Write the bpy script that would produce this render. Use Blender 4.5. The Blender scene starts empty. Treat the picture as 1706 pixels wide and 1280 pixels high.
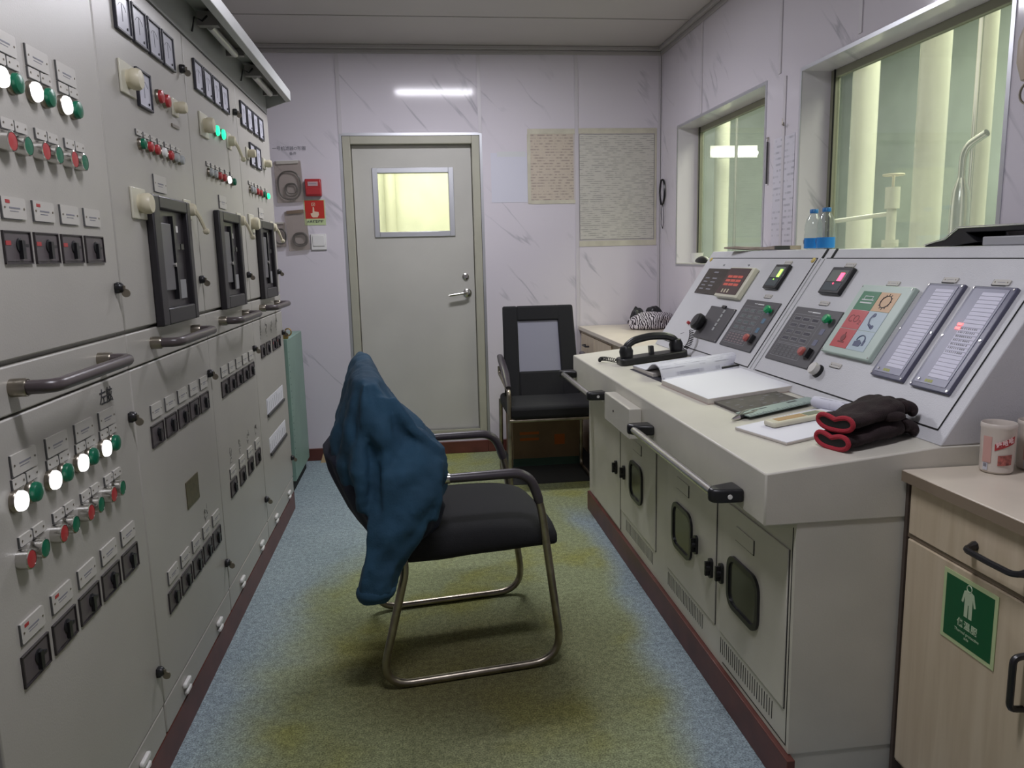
import bpy, bmesh, math, random
from math import sin, cos, pi, radians, sqrt, atan2
from mathutils import Matrix, Vector, noise
random.seed(7)
SC = bpy.context.scene
COL = SC.collection

# ---------------------------------------------------------------- camera
def rot_cam(yaw, pitch, roll):
    fwd = Vector((sin(yaw)*cos(pitch), cos(yaw)*cos(pitch), -sin(pitch)))
    right = Vector((cos(yaw), -sin(yaw), 0)); down = fwd.cross(right)
    r = cos(roll)*right + sin(roll)*down; d = -sin(roll)*right + cos(roll)*down
    return r, -d, -fwd
cd = bpy.data.cameras.new('camera'); cam = bpy.data.objects.new('camera', cd); COL.objects.link(cam)
_r, _u, _b = rot_cam(0.1185, 0.1648, 0.0234)
cam.matrix_world = Matrix(((_r.x, _u.x, _b.x, 0), (_r.y, _u.y, _b.y, 0), (_r.z, _u.z, _b.z, 1.20), (0, 0, 0, 1)))
cd.sensor_fit = 'HORIZONTAL'; cd.sensor_width = 36; cd.lens = 1285/1706*36
cd.clip_start = 0.05
SC.camera = cam
# ---------------------------------------------------------------- world, view
w = bpy.data.worlds.new('world'); SC.world = w; w.use_nodes = True
w.node_tree.nodes['Background'].inputs[0].default_value = (0.75, 0.78, 0.82, 1)
w.node_tree.nodes['Background'].inputs[1].default_value = 0.15
SC.view_settings.view_transform = 'Standard'; SC.view_settings.look = 'None'
SC.view_settings.gamma = 1; SC.view_settings.use_curve_mapping = False
SC.view_settings.exposure = 0.12
SC.cycles.use_denoising = True
SC.cycles.max_bounces = 8; SC.cycles.sample_clamp_indirect = 6

# ---------------------------------------------------------------- lights (the lamps' own light)
def area(name, loc, sx, sy, power, col, rot=(0, 0, 0)):
    l = bpy.data.lights.new(name, 'AREA'); l.shape = 'RECTANGLE'; l.size = sx; l.size_y = sy; l.energy = power; l.color = col
    o = bpy.data.objects.new(name, l); COL.objects.link(o); o.location = loc; o.rotation_euler = rot; return o
COOL = (0.93, 0.92, 1.0)
area('ceiling_lamp_light', (0.18, 3.60, 2.352), .54, .15, 18.5, COOL)
area('ceiling_lamp_light', (0.18, 1.10, 2.352), .54, .15, 16.5, COOL)
area('engine_room_light', (3.3, 3.0, 3.55), 1.6, 5.0, 380, (1.0, 0.99, 0.80))
area('engine_room_light', (3.2, 6.6, 3.55), 1.6, 2.4, 170, (1.0, 1.0, 0.78))
area('passage_light', (0.0, 5.6, 2.3), 1.0, .5, 30, (1.0, 1.0, 0.90))

# ---------------------------------------------------------------- materials
MATS = {}
def nt(m): return m.node_tree.nodes, m.node_tree.links
def base(name, col, rough=.5, metal=0, spec=.5, bump=0, bscale=200, var=0, vscale=6, coat=0):
    m = bpy.data.materials.new(name); m.use_nodes = True; n, l = nt(m)
    b = n['Principled BSDF']; c = (*col, 1) if len(col) == 3 else col
    b.inputs['Base Color'].default_value = c; b.inputs['Roughness'].default_value = rough
    b.inputs['Metallic'].default_value = metal; b.inputs['Specular IOR Level'].default_value = spec
    if coat: b.inputs['Coat Weight'].default_value = coat
    if var or bump:
        tc = n.new('ShaderNodeTexCoord')
    if var:
        t = n.new('ShaderNodeTexNoise'); t.inputs['Scale'].default_value = vscale; t.inputs['Detail'].default_value = 6
        l.new(tc.outputs['Object'], t.inputs['Vector'])
        r = n.new('ShaderNodeMapRange'); r.inputs[1].default_value = .3; r.inputs[2].default_value = .7
        r.inputs[3].default_value = 1-var; r.inputs[4].default_value = 1+var*.5; l.new(t.outputs['Fac'], r.inputs[0])
        mx = n.new('ShaderNodeVectorMath'); mx.operation = 'SCALE'; mx.inputs[0].default_value = c[:3]
        l.new(r.outputs[0], mx.inputs['Scale']); l.new(mx.outputs[0], b.inputs['Base Color'])
    if bump:
        t = n.new('ShaderNodeTexNoise'); t.inputs['Scale'].default_value = bscale; t.inputs['Detail'].default_value = 3
        l.new(tc.outputs['Object'], t.inputs['Vector'])
        bm = n.new('ShaderNodeBump'); bm.inputs['Strength'].default_value = bump; bm.inputs['Distance'].default_value = .002
        l.new(t.outputs['Fac'], bm.inputs['Height']); l.new(bm.outputs[0], b.inputs['Normal'])
    MATS[name] = m; return m
def emis(name, col, strength, basecol=None):
    m = base(name, basecol or col, .4); b = m.node_tree.nodes['Principled BSDF']
    b.inputs['Emission Color'].default_value = (*col, 1); b.inputs['Emission Strength'].default_value = strength
    return m
PAINT = base('cabinet_paint', (.43, .412, .375), .38, bump=.12, bscale=260, var=.10, vscale=2.2)
CPAINT = base('console_paint', (.62, .595, .52), .36, bump=.12, bscale=260, var=.15, vscale=2.5)
SLOPEP = base('console_panel_paint', (.58, .58, .60), .42, bump=.35, bscale=330, var=.05)
HOODP = base('hood_paint', (.42, .43, .42), .42, bump=.2, bscale=200, var=.08)
BLACKP = base('black_plastic', (.012, .012, .014), .35)
DARK = base('dark_gap', (.01, .01, .01), .8)
DGREY = base('dark_grey_plastic', (.035, .034, .036), .4)
CHARC = base('charcoal_panel', (.075, .072, .078), .45)
STEEL = base('brushed_steel', (.62, .61, .58), .22, 1)
CHROME = base('worn_chrome', (.36, .32, .26), .33, 1, var=.35, vscale=18)
ALU = base('aluminium_trim', (.62, .63, .66), .35, .8)
WHITE = base('white_plastic', (.75, .74, .72), .4)
PLATE = base('label_plate_white', (.52, .50, .46), .45)
CREAM = base('cream_plastic', (.62, .57, .42), .4)
CREAMB = base('cream_base_plastic', (.60, .58, .47), .35)
RED = base('red_plastic', (.42, .035, .04), .35)
GREEN = base('green_plastic', (.0, .13, .065), .35)
CLEARL = base('clear_lens', (.40, .42, .42), .15)
LITW = emis('lit_white_lens', (1, 1, 1), 1.6, (.9, .9, .9))
LITG = emis('lit_green_lens', (.02, .85, .35), 1.6, (0, .5, .2))
BRASS = base('brass', (.55, .38, .14), .3, 1)
HANDLE = base('handle_sleeve', (.075, .06, .062), .32)
SOCKET = base('handle_socket_metal', (.30, .27, .22), .3, .9)
KICK = base('red_brown_paint', (.13, .040, .030), .42, var=.35, vscale=9)
FABRIC = base('black_mesh_fabric', (.008, .008, .010), .9, bump=.5, bscale=500)
GREYMESH = base('grey_back_mesh', (.26, .26, .32), .8, bump=.3, bscale=700)
JACKET = base('blue_jacket_cloth', (.013, .058, .108), .85, bump=.35, bscale=160, var=.30, vscale=7)
LINING = base('navy_jacket_lining', (.010, .013, .030), .85, bump=.3, bscale=160)
DOORP = base('door_paint', (.53, .52, .475), .38, bump=.06, bscale=120, var=.07, vscale=3)
FRAMEP = base('door_frame_paint', (.42, .41, .33), .42, var=.08)
PAPER = base('paper_white', (.72, .72, .78), .7)
PAGEED = base('page_edges', (.58, .54, .50), .8)
TEXT = base('dark_print', (.05, .05, .06), .6)
TEXTG = base('grey_print', (.22, .22, .25), .6)
TEXTW = base('white_print', (.75, .76, .76), .6)
TEXTY = base('yellow_print', (.40, .42, .12), .6)
INK = base('black_marker_ink', (.03, .03, .035), .6)
TEAL = base('teal_cabinet_paint', (.24, .37, .31), .45, var=.1)
CONCEIL = base('ceiling_paint', (.52, .49, .47), .5, var=.05, vscale=1.5)
YELL = base('yellow_cap', (.55, .42, .10), .5)
CAP = base('blue_cap', (.02, .16, .42), .35)
SIGNG = base('safety_green', (.0, .095, .03), .4)
GLOWB = base('luminescent_border', (.50, .60, .32), .5)
SIGNR = base('sign_red', (.50, .03, .02), .4)
CARD = base('cardboard', (.22, .15, .09), .85, var=.15)
ORANGE = base('orange_print', (.45, .12, .02), .7)
RUBBER = base('black_rubber_mat', (.028, .030, .028), .8, bump=.4, bscale=90)
GLOVE = base('brown_black_knit', (.022, .012, .013), .95, bump=.9, bscale=420, var=.4, vscale=30)
CUFF = base('red_cuff_knit', (.35, .02, .035), .9, bump=.8, bscale=500)
PIPEP = base('engine_pipe_paint', (.60, .60, .50), .25)
ENGW = base('engine_room_paint', (.23, .265, .245), .6, var=.2, vscale=2)
PASSW = base('passage_paint', (.76, .77, .66), .6, var=.1)
BROWNP = base('bronze_nameplate', (.12, .10, .055), .4, .3, var=.3, vscale=60)
SCREEN = base('dark_screen', (.03, .022, .022), .25)

def glass(name, tint, haze, hazecol, gloss=.12):
    m = bpy.data.materials.new(name); m.use_nodes = True; n, l = nt(m)
    for x in list(n):
        if x.type == 'BSDF_PRINCIPLED': n.remove(x)
    out = [x for x in n if x.type == 'OUTPUT_MATERIAL'][0]
    t = n.new('ShaderNodeBsdfTransparent'); t.inputs[0].default_value = (*tint, 1)
    d = n.new('ShaderNodeBsdfDiffuse'); d.inputs[0].default_value = (*hazecol, 1)
    g = n.new('ShaderNodeBsdfGlossy'); g.inputs['Roughness'].default_value = .03
    tc = n.new('ShaderNodeTexCoord'); ns = n.new('ShaderNodeTexNoise'); ns.inputs['Scale'].default_value = 2.5; ns.inputs['Detail'].default_value = 5
    l.new(tc.outputs['Object'], ns.inputs['Vector'])
    mr = n.new('ShaderNodeMapRange'); mr.inputs[1].default_value = .3; mr.inputs[2].default_value = .75; mr.inputs[3].default_value = haze*.5; mr.inputs[4].default_value = haze*1.6
    l.new(ns.outputs['Fac'], mr.inputs[0])
    m1 = n.new('ShaderNodeMixShader'); l.new(mr.outputs[0], m1.inputs[0]); l.new(t.outputs[0], m1.inputs[1]); l.new(d.outputs[0], m1.inputs[2])
    lw = n.new('ShaderNodeLayerWeight'); lw.inputs[0].default_value = .5
    pw = n.new('ShaderNodeMath'); pw.operation = 'POWER'; pw.inputs[1].default_value = 4; l.new(lw.outputs['Facing'], pw.inputs[0])
    mu = n.new('ShaderNodeMath'); mu.operation = 'MULTIPLY_ADD'; mu.inputs[1].default_value = .7; mu.inputs[2].default_value = gloss*.3; l.new(pw.outputs[0], mu.inputs[0])
    m2 = n.new('ShaderNodeMixShader'); l.new(mu.outputs[0], m2.inputs[0]); l.new(m1.outputs[0], m2.inputs[1]); l.new(g.outputs[0], m2.inputs[2])
    l.new(m2.outputs[0], out.inputs[0]); MATS[name] = m; return m
GLASS = glass('green_tinted_glass', (.91, .935, .91), .12, (.56, .60, .58))
CLEAR = glass('clear_cover_glass', (.80, .82, .86), .25, (.60, .60, .66), .15)
PET = glass('clear_bottle_plastic', (.90, .93, .93), .10, (.7, .75, .75), .17)
BAG = glass('clear_bag_film', (.90, .88, .85), .16, (.62, .56, .50), .12)
SLEEVE_ = glass('clear_document_film', (.99, .985, .96), .03, (.70, .69, .62), .05)

def marble():
    m = base('white_marble_panel', (.66, .63, .68), .10, spec=.28); n, l = nt(m); b = n['Principled BSDF']
    tc = n.new('ShaderNodeTexCoord'); 
    mp = n.new('ShaderNodeMapping'); mp.inputs['Rotation'].default_value = (radians(0), radians(-48), radians(0)); mp.inputs['Scale'].default_value = (1, 1, 1)
    # veins run down to the right on the back wall: stretch noise along the diagonal
    sx = n.new('ShaderNodeSeparateXYZ'); l.new(tc.outputs['Object'], sx.inputs[0])
    ad = n.new('ShaderNodeMath'); ad.operation = 'SUBTRACT'; l.new(sx.outputs[0], ad.inputs[0]); l.new(sx.outputs[1], ad.inputs[1])
    cx = n.new('ShaderNodeCombineXYZ'); l.new(ad.outputs[0], cx.inputs[0]); l.new(sx.outputs[2], cx.inputs[2])
    l.new(cx.outputs[0], mp.inputs[0])
    ms = n.new('ShaderNodeMapping'); ms.inputs['Scale'].default_value = (.55, 1, 3.2); l.new(mp.outputs[0], ms.inputs[0])
    t = n.new('ShaderNodeTexNoise'); t.inputs['Scale'].default_value = 1.5; t.inputs['Detail'].default_value = 5; t.inputs['Distortion'].default_value = .35
    l.new(ms.outputs[0], t.inputs['Vector'])
    s = n.new('ShaderNodeMath'); s.operation = 'SUBTRACT'; s.inputs[1].default_value = .5; l.new(t.outputs['Fac'], s.inputs[0])
    a = n.new('ShaderNodeMath'); a.operation = 'ABSOLUTE'; l.new(s.outputs[0], a.inputs[0])
    r = n.new('ShaderNodeMapRange'); r.inputs[1].default_value = 0; r.inputs[2].default_value = .020; r.inputs[3].default_value = 1; r.inputs[4].default_value = 0; l.new(a.outputs[0], r.inputs[0])
    t2 = n.new('ShaderNodeTexNoise'); t2.inputs['Scale'].default_value = 3.1; t2.inputs['Detail'].default_value = 2; l.new(cx.outputs[0], t2.inputs['Vector'])
    r2 = n.new('ShaderNodeMapRange'); r2.inputs[1].default_value = .49; r2.inputs[2].default_value = .64; l.new(t2.outputs['Fac'], r2.inputs[0])
    mu = n.new('ShaderNodeMath'); mu.operation = 'MULTIPLY'; l.new(r.outputs[0], mu.inputs[0]); l.new(r2.outputs[0], mu.inputs[1])
    mu2 = n.new('ShaderNodeMath'); mu2.operation = 'MULTIPLY'; mu2.inputs[1].default_value = .58; l.new(mu.outputs[0], mu2.inputs[0])
    t3 = n.new('ShaderNodeTexNoise'); t3.inputs['Scale'].default_value = 1.4; l.new(tc.outputs['Object'], t3.inputs['Vector'])
    mxa = n.new('ShaderNodeMix'); mxa.data_type = 'RGBA'; l.new(t3.outputs['Fac'], mxa.inputs[0]); mxa.inputs[6].default_value = (.70, .66, .71, 1); mxa.inputs[7].default_value = (.64, .605, .655, 1)
    mx = n.new('ShaderNodeMix'); mx.data_type = 'RGBA'; l.new(mu2.outputs[0], mx.inputs[0]); l.new(mxa.outputs[2], mx.inputs[6]); mx.inputs[7].default_value = (.30, .30, .34, 1)
    l.new(mx.outputs[2], b.inputs['Base Color']); return m
MARBLE = marble()

def carpet():
    m = base('blue_green_carpet', (.3, .4, .4), .95, spec=.1); n, l = nt(m); b = n['Principled BSDF']
    tc = n.new('ShaderNodeTexCoord'); sx = n.new('ShaderNodeSeparateXYZ'); l.new(tc.outputs['Object'], sx.inputs[0])
    def M(op, a, b_=None, c=None):
        q = n.new('ShaderNodeMath'); q.operation = op
        for i, v in enumerate((a, b_, c)):
            if v is None: continue
            if isinstance(v, (int, float)): q.inputs[i].default_value = v
            else: l.new(v, q.inputs[i])
        return q.outputs[0]
    def N(scale, det=4, dist=0):
        t = n.new('ShaderNodeTexNoise'); t.inputs['Scale'].default_value = scale; t.inputs['Detail'].default_value = det; t.inputs['Distortion'].default_value = dist
        l.new(tc.outputs['Object'], t.inputs['Vector']); return t.outputs['Fac']
    def R(v, a, b_, c=0, d=1, smooth=True):
        q = n.new('ShaderNodeMapRange'); q.interpolation_type = 'SMOOTHSTEP' if smooth else 'LINEAR'
        l.new(v, q.inputs[0]); q.inputs[1].default_value = a; q.inputs[2].default_value = b_; q.inputs[3].default_value = c; q.inputs[4].default_value = d; return q.outputs[0]
    X, Y = sx.outputs[0], sx.outputs[1]
    nz = M('MULTIPLY', M('SUBTRACT', N(2.6, 5), .5), .42)
    xl = M('ADD', X, nz)
    farl = M('MULTIPLY', R(Y, 2.6, 3.3), .28)
    left = R(M('ADD', M('SUBTRACT', xl, farl), R(Y, 1.5, 2.3, .12, 0)), -.62, -.30)
    right = R(M('ADD', X, M('SUBTRACT', M('MULTIPLY', nz, .6), M('MULTIPLY', R(Y, 1.6, 3.0), .06))), .55, .69, 1, 0)
    right = M('MAXIMUM', right, R(Y, 3.25, 3.6))
    worn = M('MULTIPLY', left, right)
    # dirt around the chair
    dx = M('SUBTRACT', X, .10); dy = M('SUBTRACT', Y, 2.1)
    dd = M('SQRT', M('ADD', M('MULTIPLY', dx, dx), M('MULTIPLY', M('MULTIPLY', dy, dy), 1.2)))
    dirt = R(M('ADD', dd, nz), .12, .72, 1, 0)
    yel = R(N(3.0, 3), .45, .68)
    def mix(f, a, b_):
        q = n.new('ShaderNodeMix'); q.data_type = 'RGBA'; l.new(f, q.inputs[0])
        for i, v in ((6, a), (7, b_)):
            if isinstance(v, tuple): q.inputs[i].default_value = (*v, 1)
            else: l.new(v, q.inputs[i])
        return q.outputs[2]
    green = mix(yel, (.30, .335, .19), (.31, .32, .11))
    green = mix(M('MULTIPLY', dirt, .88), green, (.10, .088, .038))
    blue = mix(N(5, 4), (.325, .395, .42), (.25, .315, .345))
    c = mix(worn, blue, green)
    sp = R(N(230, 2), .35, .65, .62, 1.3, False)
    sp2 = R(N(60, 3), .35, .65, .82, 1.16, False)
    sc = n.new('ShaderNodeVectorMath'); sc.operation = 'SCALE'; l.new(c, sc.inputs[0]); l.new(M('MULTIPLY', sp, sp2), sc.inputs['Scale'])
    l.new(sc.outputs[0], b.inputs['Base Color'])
    bp = n.new('ShaderNodeBump'); bp.inputs['Strength'].default_value = .6; bp.inputs['Distance'].default_value = .004
    l.new(N(230, 2), bp.inputs['Height']); l.new(bp.outputs[0], b.inputs['Normal'])
    return m
CARPET = carpet()

def wood():
    m = base('beige_wood_laminate', (.6, .5, .36), .4, spec=.4); n, l = nt(m); b = n['Principled BSDF']
    tc = n.new('ShaderNodeTexCoord'); mp = n.new('ShaderNodeMapping'); mp.inputs['Scale'].default_value = (14, 14, 1.1); l.new(tc.outputs['Object'], mp.inputs[0])
    t = n.new('ShaderNodeTexNoise'); t.inputs['Scale'].default_value = 2.5; t.inputs['Detail'].default_value = 6; t.inputs['Distortion'].default_value = .4; l.new(mp.outputs[0], t.inputs['Vector'])
    mx = n.new('ShaderNodeMix'); mx.data_type = 'RGBA'; r = n.new('ShaderNodeMapRange'); r.inputs[1].default_value = .3; r.inputs[2].default_value = .7
    l.new(t.outputs['Fac'], r.inputs[0]); l.new(r.outputs[0], mx.inputs[0]); mx.inputs[6].default_value = (.52, .42, .29, 1); mx.inputs[7].default_value = (.63, .53, .39, 1)
    l.new(mx.outputs[2], b.inputs['Base Color']); return m
WOOD = wood()
WOODTOP = base('beige_counter_laminate', (.64, .57, .47), .3, var=.08, vscale=8)
WOODEDGE = base('brown_counter_edge', (.22, .17, .12), .4)

def printed(name, bg, ink, rows, gap=.42, cols=30):
    """paper with rows of unreadable small print (object coords: x right, y up)"""
    m = base(name, bg, .6); n, l = nt(m); b = n['Principled BSDF']
    tc = n.new('ShaderNodeTexCoord'); sx = n.new('ShaderNodeSeparateXYZ'); l.new(tc.outputs['Object'], sx.inputs[0])
    fr = n.new('ShaderNodeMath'); fr.operation = 'MULTIPLY'; fr.inputs[1].default_value = rows; l.new(sx.outputs[1], fr.inputs[0])
    f2 = n.new('ShaderNodeMath'); f2.operation = 'FRACT'; l.new(fr.outputs[0], f2.inputs[0])
    g = n.new('ShaderNodeMath'); g.operation = 'LESS_THAN'; g.inputs[1].default_value = gap; l.new(f2.outputs[0], g.inputs[0])
    fl = n.new('ShaderNodeMath'); fl.operation = 'FLOOR'; l.new(fr.outputs[0], fl.inputs[0])
    cx = n.new('ShaderNodeCombineXYZ'); mu = n.new('ShaderNodeMath'); mu.operation = 'MULTIPLY'; mu.inputs[1].default_value = cols; l.new(sx.outputs[0], mu.inputs[0])
    l.new(mu.outputs[0], cx.inputs[0]); ml = n.new('ShaderNodeMath'); ml.operation = 'MULTIPLY'; ml.inputs[1].default_value = 3.7; l.new(fl.outputs[0], ml.inputs[0]); l.new(ml.outputs[0], cx.inputs[1])
    t = n.new('ShaderNodeTexNoise'); t.inputs['Scale'].default_value = 1; t.inputs['Detail'].default_value = 3; l.new(cx.outputs[0], t.inputs['Vector'])
    r = n.new('ShaderNodeMapRange'); r.inputs[1].default_value = .44; r.inputs[2].default_value = .56; l.new(t.outputs['Fac'], r.inputs[0])
    mm = n.new('ShaderNodeMath'); mm.operation = 'MULTIPLY'; l.new(g.outputs[0], mm.inputs[0]); l.new(r.outputs[0], mm.inputs[1])
    mx = n.new('ShaderNodeMix'); mx.data_type = 'RGBA'; l.new(mm.outputs[0], mx.inputs[0]); mx.inputs[6].default_value = (*bg, 1); mx.inputs[7].default_value = (*ink, 1)
    l.new(mx.outputs[2], b.inputs['Base Color']); return m
PRINTBIG = printed('printed_grid_sheet', (.66, .65, .65), (.42, .42, .43), 85, .42, 22)
PRINTTAN = printed('printed_tan_sheet', (.62, .55, .50), (.40, .34, .33), 62, .42, 40)
PRINTHAND = printed('handwritten_sheet', (.64, .62, .68), (.44, .43, .48), 42, .35, 26)
PRINTBOOK = printed('printed_page', (.62, .62, .70), (.38, .38, .46), 110, .35, 20)

def zebra():
    m = base('zebra_cloth', (.5, .5, .5), .8); n, l = nt(m); b = n['Principled BSDF']
    tc = n.new('ShaderNodeTexCoord'); wv = n.new('ShaderNodeTexWave'); wv.inputs['Scale'].default_value = 26; wv.inputs['Distortion'].default_value = 9; wv.inputs['Detail'].default_value = 2; wv.inputs['Detail Scale'].default_value = 1.2
    l.new(tc.outputs['Object'], wv.inputs['Vector'])
    r = n.new('ShaderNodeMapRange'); r.inputs[1].default_value = .48; r.inputs[2].default_value = .56; l.new(wv.outputs['Fac'], r.inputs[0])
    mx = n.new('ShaderNodeMix'); mx.data_type = 'RGBA'; l.new(r.outputs[0], mx.inputs[0]); mx.inputs[6].default_value = (.03, .02, .03, 1); mx.inputs[7].default_value = (.60, .56, .60, 1)
    l.new(mx.outputs[2], b.inputs['Base Color']); return m
ZEBRA = zebra()

# ---------------------------------------------------------------- mesh helpers
class MB:
    def __init__(s): s.v = []; s.f = []
    def add(s, vs, fs, M=None):
        k = len(s.v)
        for p in vs: s.v.append(tuple(M @ Vector(p)) if M else tuple(p))
        s.f += [tuple(i+k for i in f) for f in fs]; return s
    def box(s, x0, y0, z0, x1, y1, z1, M=None):
        x0, x1 = min(x0, x1), max(x0, x1); y0, y1 = min(y0, y1), max(y0, y1); z0, z1 = min(z0, z1), max(z0, z1)
        return s.add([(x0, y0, z0), (x1, y0, z0), (x1, y1, z0), (x0, y1, z0), (x0, y0, z1), (x1, y0, z1), (x1, y1, z1), (x0, y1, z1)],
                     [(3, 2, 1, 0), (4, 5, 6, 7), (0, 1, 5, 4), (1, 2, 6, 5), (2, 3, 7, 6), (3, 0, 4, 7)], M)
    def prism(s, pts, a, b, axis='z', M=None):
        """polygon pts (2D) extruded from a to b along axis; 2D order: z:(x,y) y:(x,z) x:(y,z)"""
        n = len(pts)
        def P(p, t): return {'z': (p[0], p[1], t), 'y': (p[0], t, p[1]), 'x': (t, p[0], p[1])}[axis]
        vs = [P(p, a) for p in pts] + [P(p, b) for p in pts]
        fs = [tuple(range(n)), tuple(reversed(range(n, 2*n)))] + [(i, (i+1) % n, n+(i+1) % n, n+i) for i in range(n)]
        return s.add(vs, fs, M)
    def loft(s, rings, cap=True, M=None):
        n = len(rings[0]); vs = [p for r in rings for p in r]; fs = []
        for k in range(len(rings)-1):
            for i in range(n):
                j = (i+1) % n; fs.append((k*n+i, k*n+j, (k+1)*n+j, (k+1)*n+i))
        if cap: fs.append(tuple(reversed(range(n)))); fs.append(tuple(range((len(rings)-1)*n, len(rings)*n)))
        return s.add(vs, fs, M)
    def lathe(s, prof, n=20, M=None, cap=True):
        """prof: (r, h) around local z"""
        return s.loft([[(r*cos(2*pi*i/n), r*sin(2*pi*i/n), h) for i in range(n)] for r, h in prof], cap, M)
    def cyl(s, r, h0, h1, n=20, M=None): return s.lathe([(r, h0), (r, h1)], n, M)
    def tube(s, path, r, n=10, closed=False, M=None, flat=1):
        P = [Vector(p) for p in path]; rings = []; up = None
        for i, p in enumerate(P):
            if closed: t = (P[(i+1) % len(P)] - P[i-1])
            else: t = (P[min(i+1, len(P)-1)] - P[max(i-1, 0)])
            t.normalize()
            if up is None:
                up = Vector((0, 0, 1)) if abs(t.z) < .9 else Vector((1, 0, 0))
            x = t.cross(up)
            if x.length < 1e-5: x = t.cross(Vector((1, 0, 0)))
            x.normalize(); up = x.cross(t).normalized()
            rr = r[i] if isinstance(r, (list, tuple)) else r
            rings.append([p + rr*(cos(2*pi*k/n)*x + flat*sin(2*pi*k/n)*up) for k in range(n)])
        if closed: rings.append(rings[0]); return s.loft(rings, False, M)
        return s.loft(rings, True, M)
def fillet(pts, rad, n=6):
    """round the corners of a polyline; rad scalar or per-point"""
    P = [Vector(p) for p in pts]; out = [P[0]]
    for i in range(1, len(P)-1):
        a, b, c = P[i-1], P[i], P[i+1]; r = rad[i] if isinstance(rad, (list, tuple)) else rad
        d1 = (a-b); d2 = (c-b); k = min(r, d1.length*.49, d2.length*.49)
        p, q = b + d1.normalized()*k, b + d2.normalized()*k
        for j in range(n+1):
            t = j/n; out.append(p*(1-t)**2 + b*2*t*(1-t) + q*t*t)
    out.append(P[-1]); return out
def rrect(w, h, r, n=5, cx=0, cy=0):
    o = []
    for (sx, sy, a0) in ((1, -1, -90), (1, 1, 0), (-1, 1, 90), (-1, -1, 180)):
        for k in range(n+1):
            a = radians(a0 + 90*k/n); o.append((cx + sx*(w/2-r) + r*cos(a), cy + sy*(h/2-r) + r*sin(a)))
    return o
def I4(loc=(0, 0, 0)): return Matrix.Translation(loc)
def RX(a): return Matrix.Rotation(radians(a), 4, 'X')
def RY(a): return Matrix.Rotation(radians(a), 4, 'Y')
def RZ(a): return Matrix.Rotation(radians(a), 4, 'Z')

def link(o, parent=None, M=None):
    COL.objects.link(o)
    if parent is not None: o.parent = parent
    if M is not None: o.matrix_local = M if isinstance(M, Matrix) else I4(M)
    return o
def part(name, mb, mat, parent=None, M=None, bev=0, smooth=True, sub=0, seg=2, label=None, ang=40):
    if isinstance(mb, bpy.types.Mesh): me = mb
    else:
        me = bpy.data.meshes.new(name); me.from_pydata([tuple(v) for v in mb.v], [], mb.f)
        bm = bmesh.new(); bm.from_mesh(me); bmesh.ops.recalc_face_normals(bm, faces=bm.faces); bm.to_mesh(me); bm.free()
        mats = mat if isinstance(mat, (list, tuple)) else [mat]
        for q in mats: me.materials.append(q)
        if smooth:
            me.polygons.foreach_set('use_smooth', [True]*len(me.polygons))
            me.set_sharp_from_angle(angle=radians(ang))
    o = bpy.data.objects.new(name, me); link(o, parent, M)
    if bev:
        b = o.modifiers.new('bevel', 'BEVEL'); b.width = bev; b.segments = seg; b.limit_method = 'ANGLE'; b.angle_limit = radians(50); b.harden_normals = False
    if sub:
        q = o.modifiers.new('sub', 'SUBSURF'); q.levels = sub; q.render_levels = sub
    if label: o['label'] = label
    return o
def tag(o, label, cat, group=None, kind=None):
    o['label'] = label; o['category'] = cat
    if group: o['group'] = group
    if kind: o['kind'] = kind
    return o
def thing(name, label, cat, M, group=None):
    o = bpy.data.objects.new(name, None); o.empty_display_size = .05; link(o)
    o.matrix_world = M if isinstance(M, Matrix) else I4(M)
    return tag(o, label, cat, group)
def struct(name, mb, mat, parent=None, M=None, **k):
    o = part(name, mb, mat, parent, M, **k)
    if parent is None: o['kind'] = 'structure'
    return o
def sroot(name, M):
    o = bpy.data.objects.new(name, None); link(o); o.matrix_world = M if isinstance(M, Matrix) else I4(M); o['kind'] = 'structure'; return o
def copy(o, parent, M):
    c = o.copy(); COL.objects.link(c); c.parent = parent; c.matrix_parent_inverse = Matrix(); c.matrix_local = M if isinstance(M, Matrix) else I4(M)
    for ch in list(o.children):
        copy(ch, c, ch.matrix_local.copy())
    return c
_font = {}
def text(name, s, size, mat, parent, M, spacing=1.0, bold=0, align='CENTER', line=1.0):
    key = (s, size, spacing, bold, align, line)
    if key not in _font:
        cu = bpy.data.curves.new('t', 'FONT'); cu.body = s; cu.size = size; cu.align_x = align; cu.align_y = 'CENTER'; cu.space_character = spacing
        cu.extrude = .0002; cu.offset = bold; cu.resolution_u = 2; cu.space_line = line
        t = bpy.data.objects.new('t', cu); COL.objects.link(t); bpy.context.view_layer.update()
        me = bpy.data.meshes.new_from_object(t); bpy.data.objects.remove(t); _font[key] = me
    me = _font[key].copy(); me.materials.clear(); me.materials.append(mat)
    o = bpy.data.objects.new(name, me); link(o, parent, M); return o

def frame(o, ex, ey, ez):
    """matrix with columns ex,ey,ez at o"""
    return Matrix(((ex[0], ey[0], ez[0], o[0]), (ex[1], ey[1], ez[1], o[1]), (ex[2], ey[2], ez[2], o[2]), (0, 0, 0, 1)))
def F_left(y, x=-.64, z=0): return frame((x, y, z), (0, 1, 0), (0, 0, 1), (1, 0, 0))     # faces +X : local x = +Y, y = up, z = out
def F_back(x, z, y=4.666): return frame((x, y, z), (1, 0, 0), (0, 0, 1), (0, -1, 0))      # faces -Y
def F_right(y, z, x=1.493): return frame((x, y, z), (0, -1, 0), (0, 0, 1), (-1, 0, 0))    # faces -X

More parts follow.
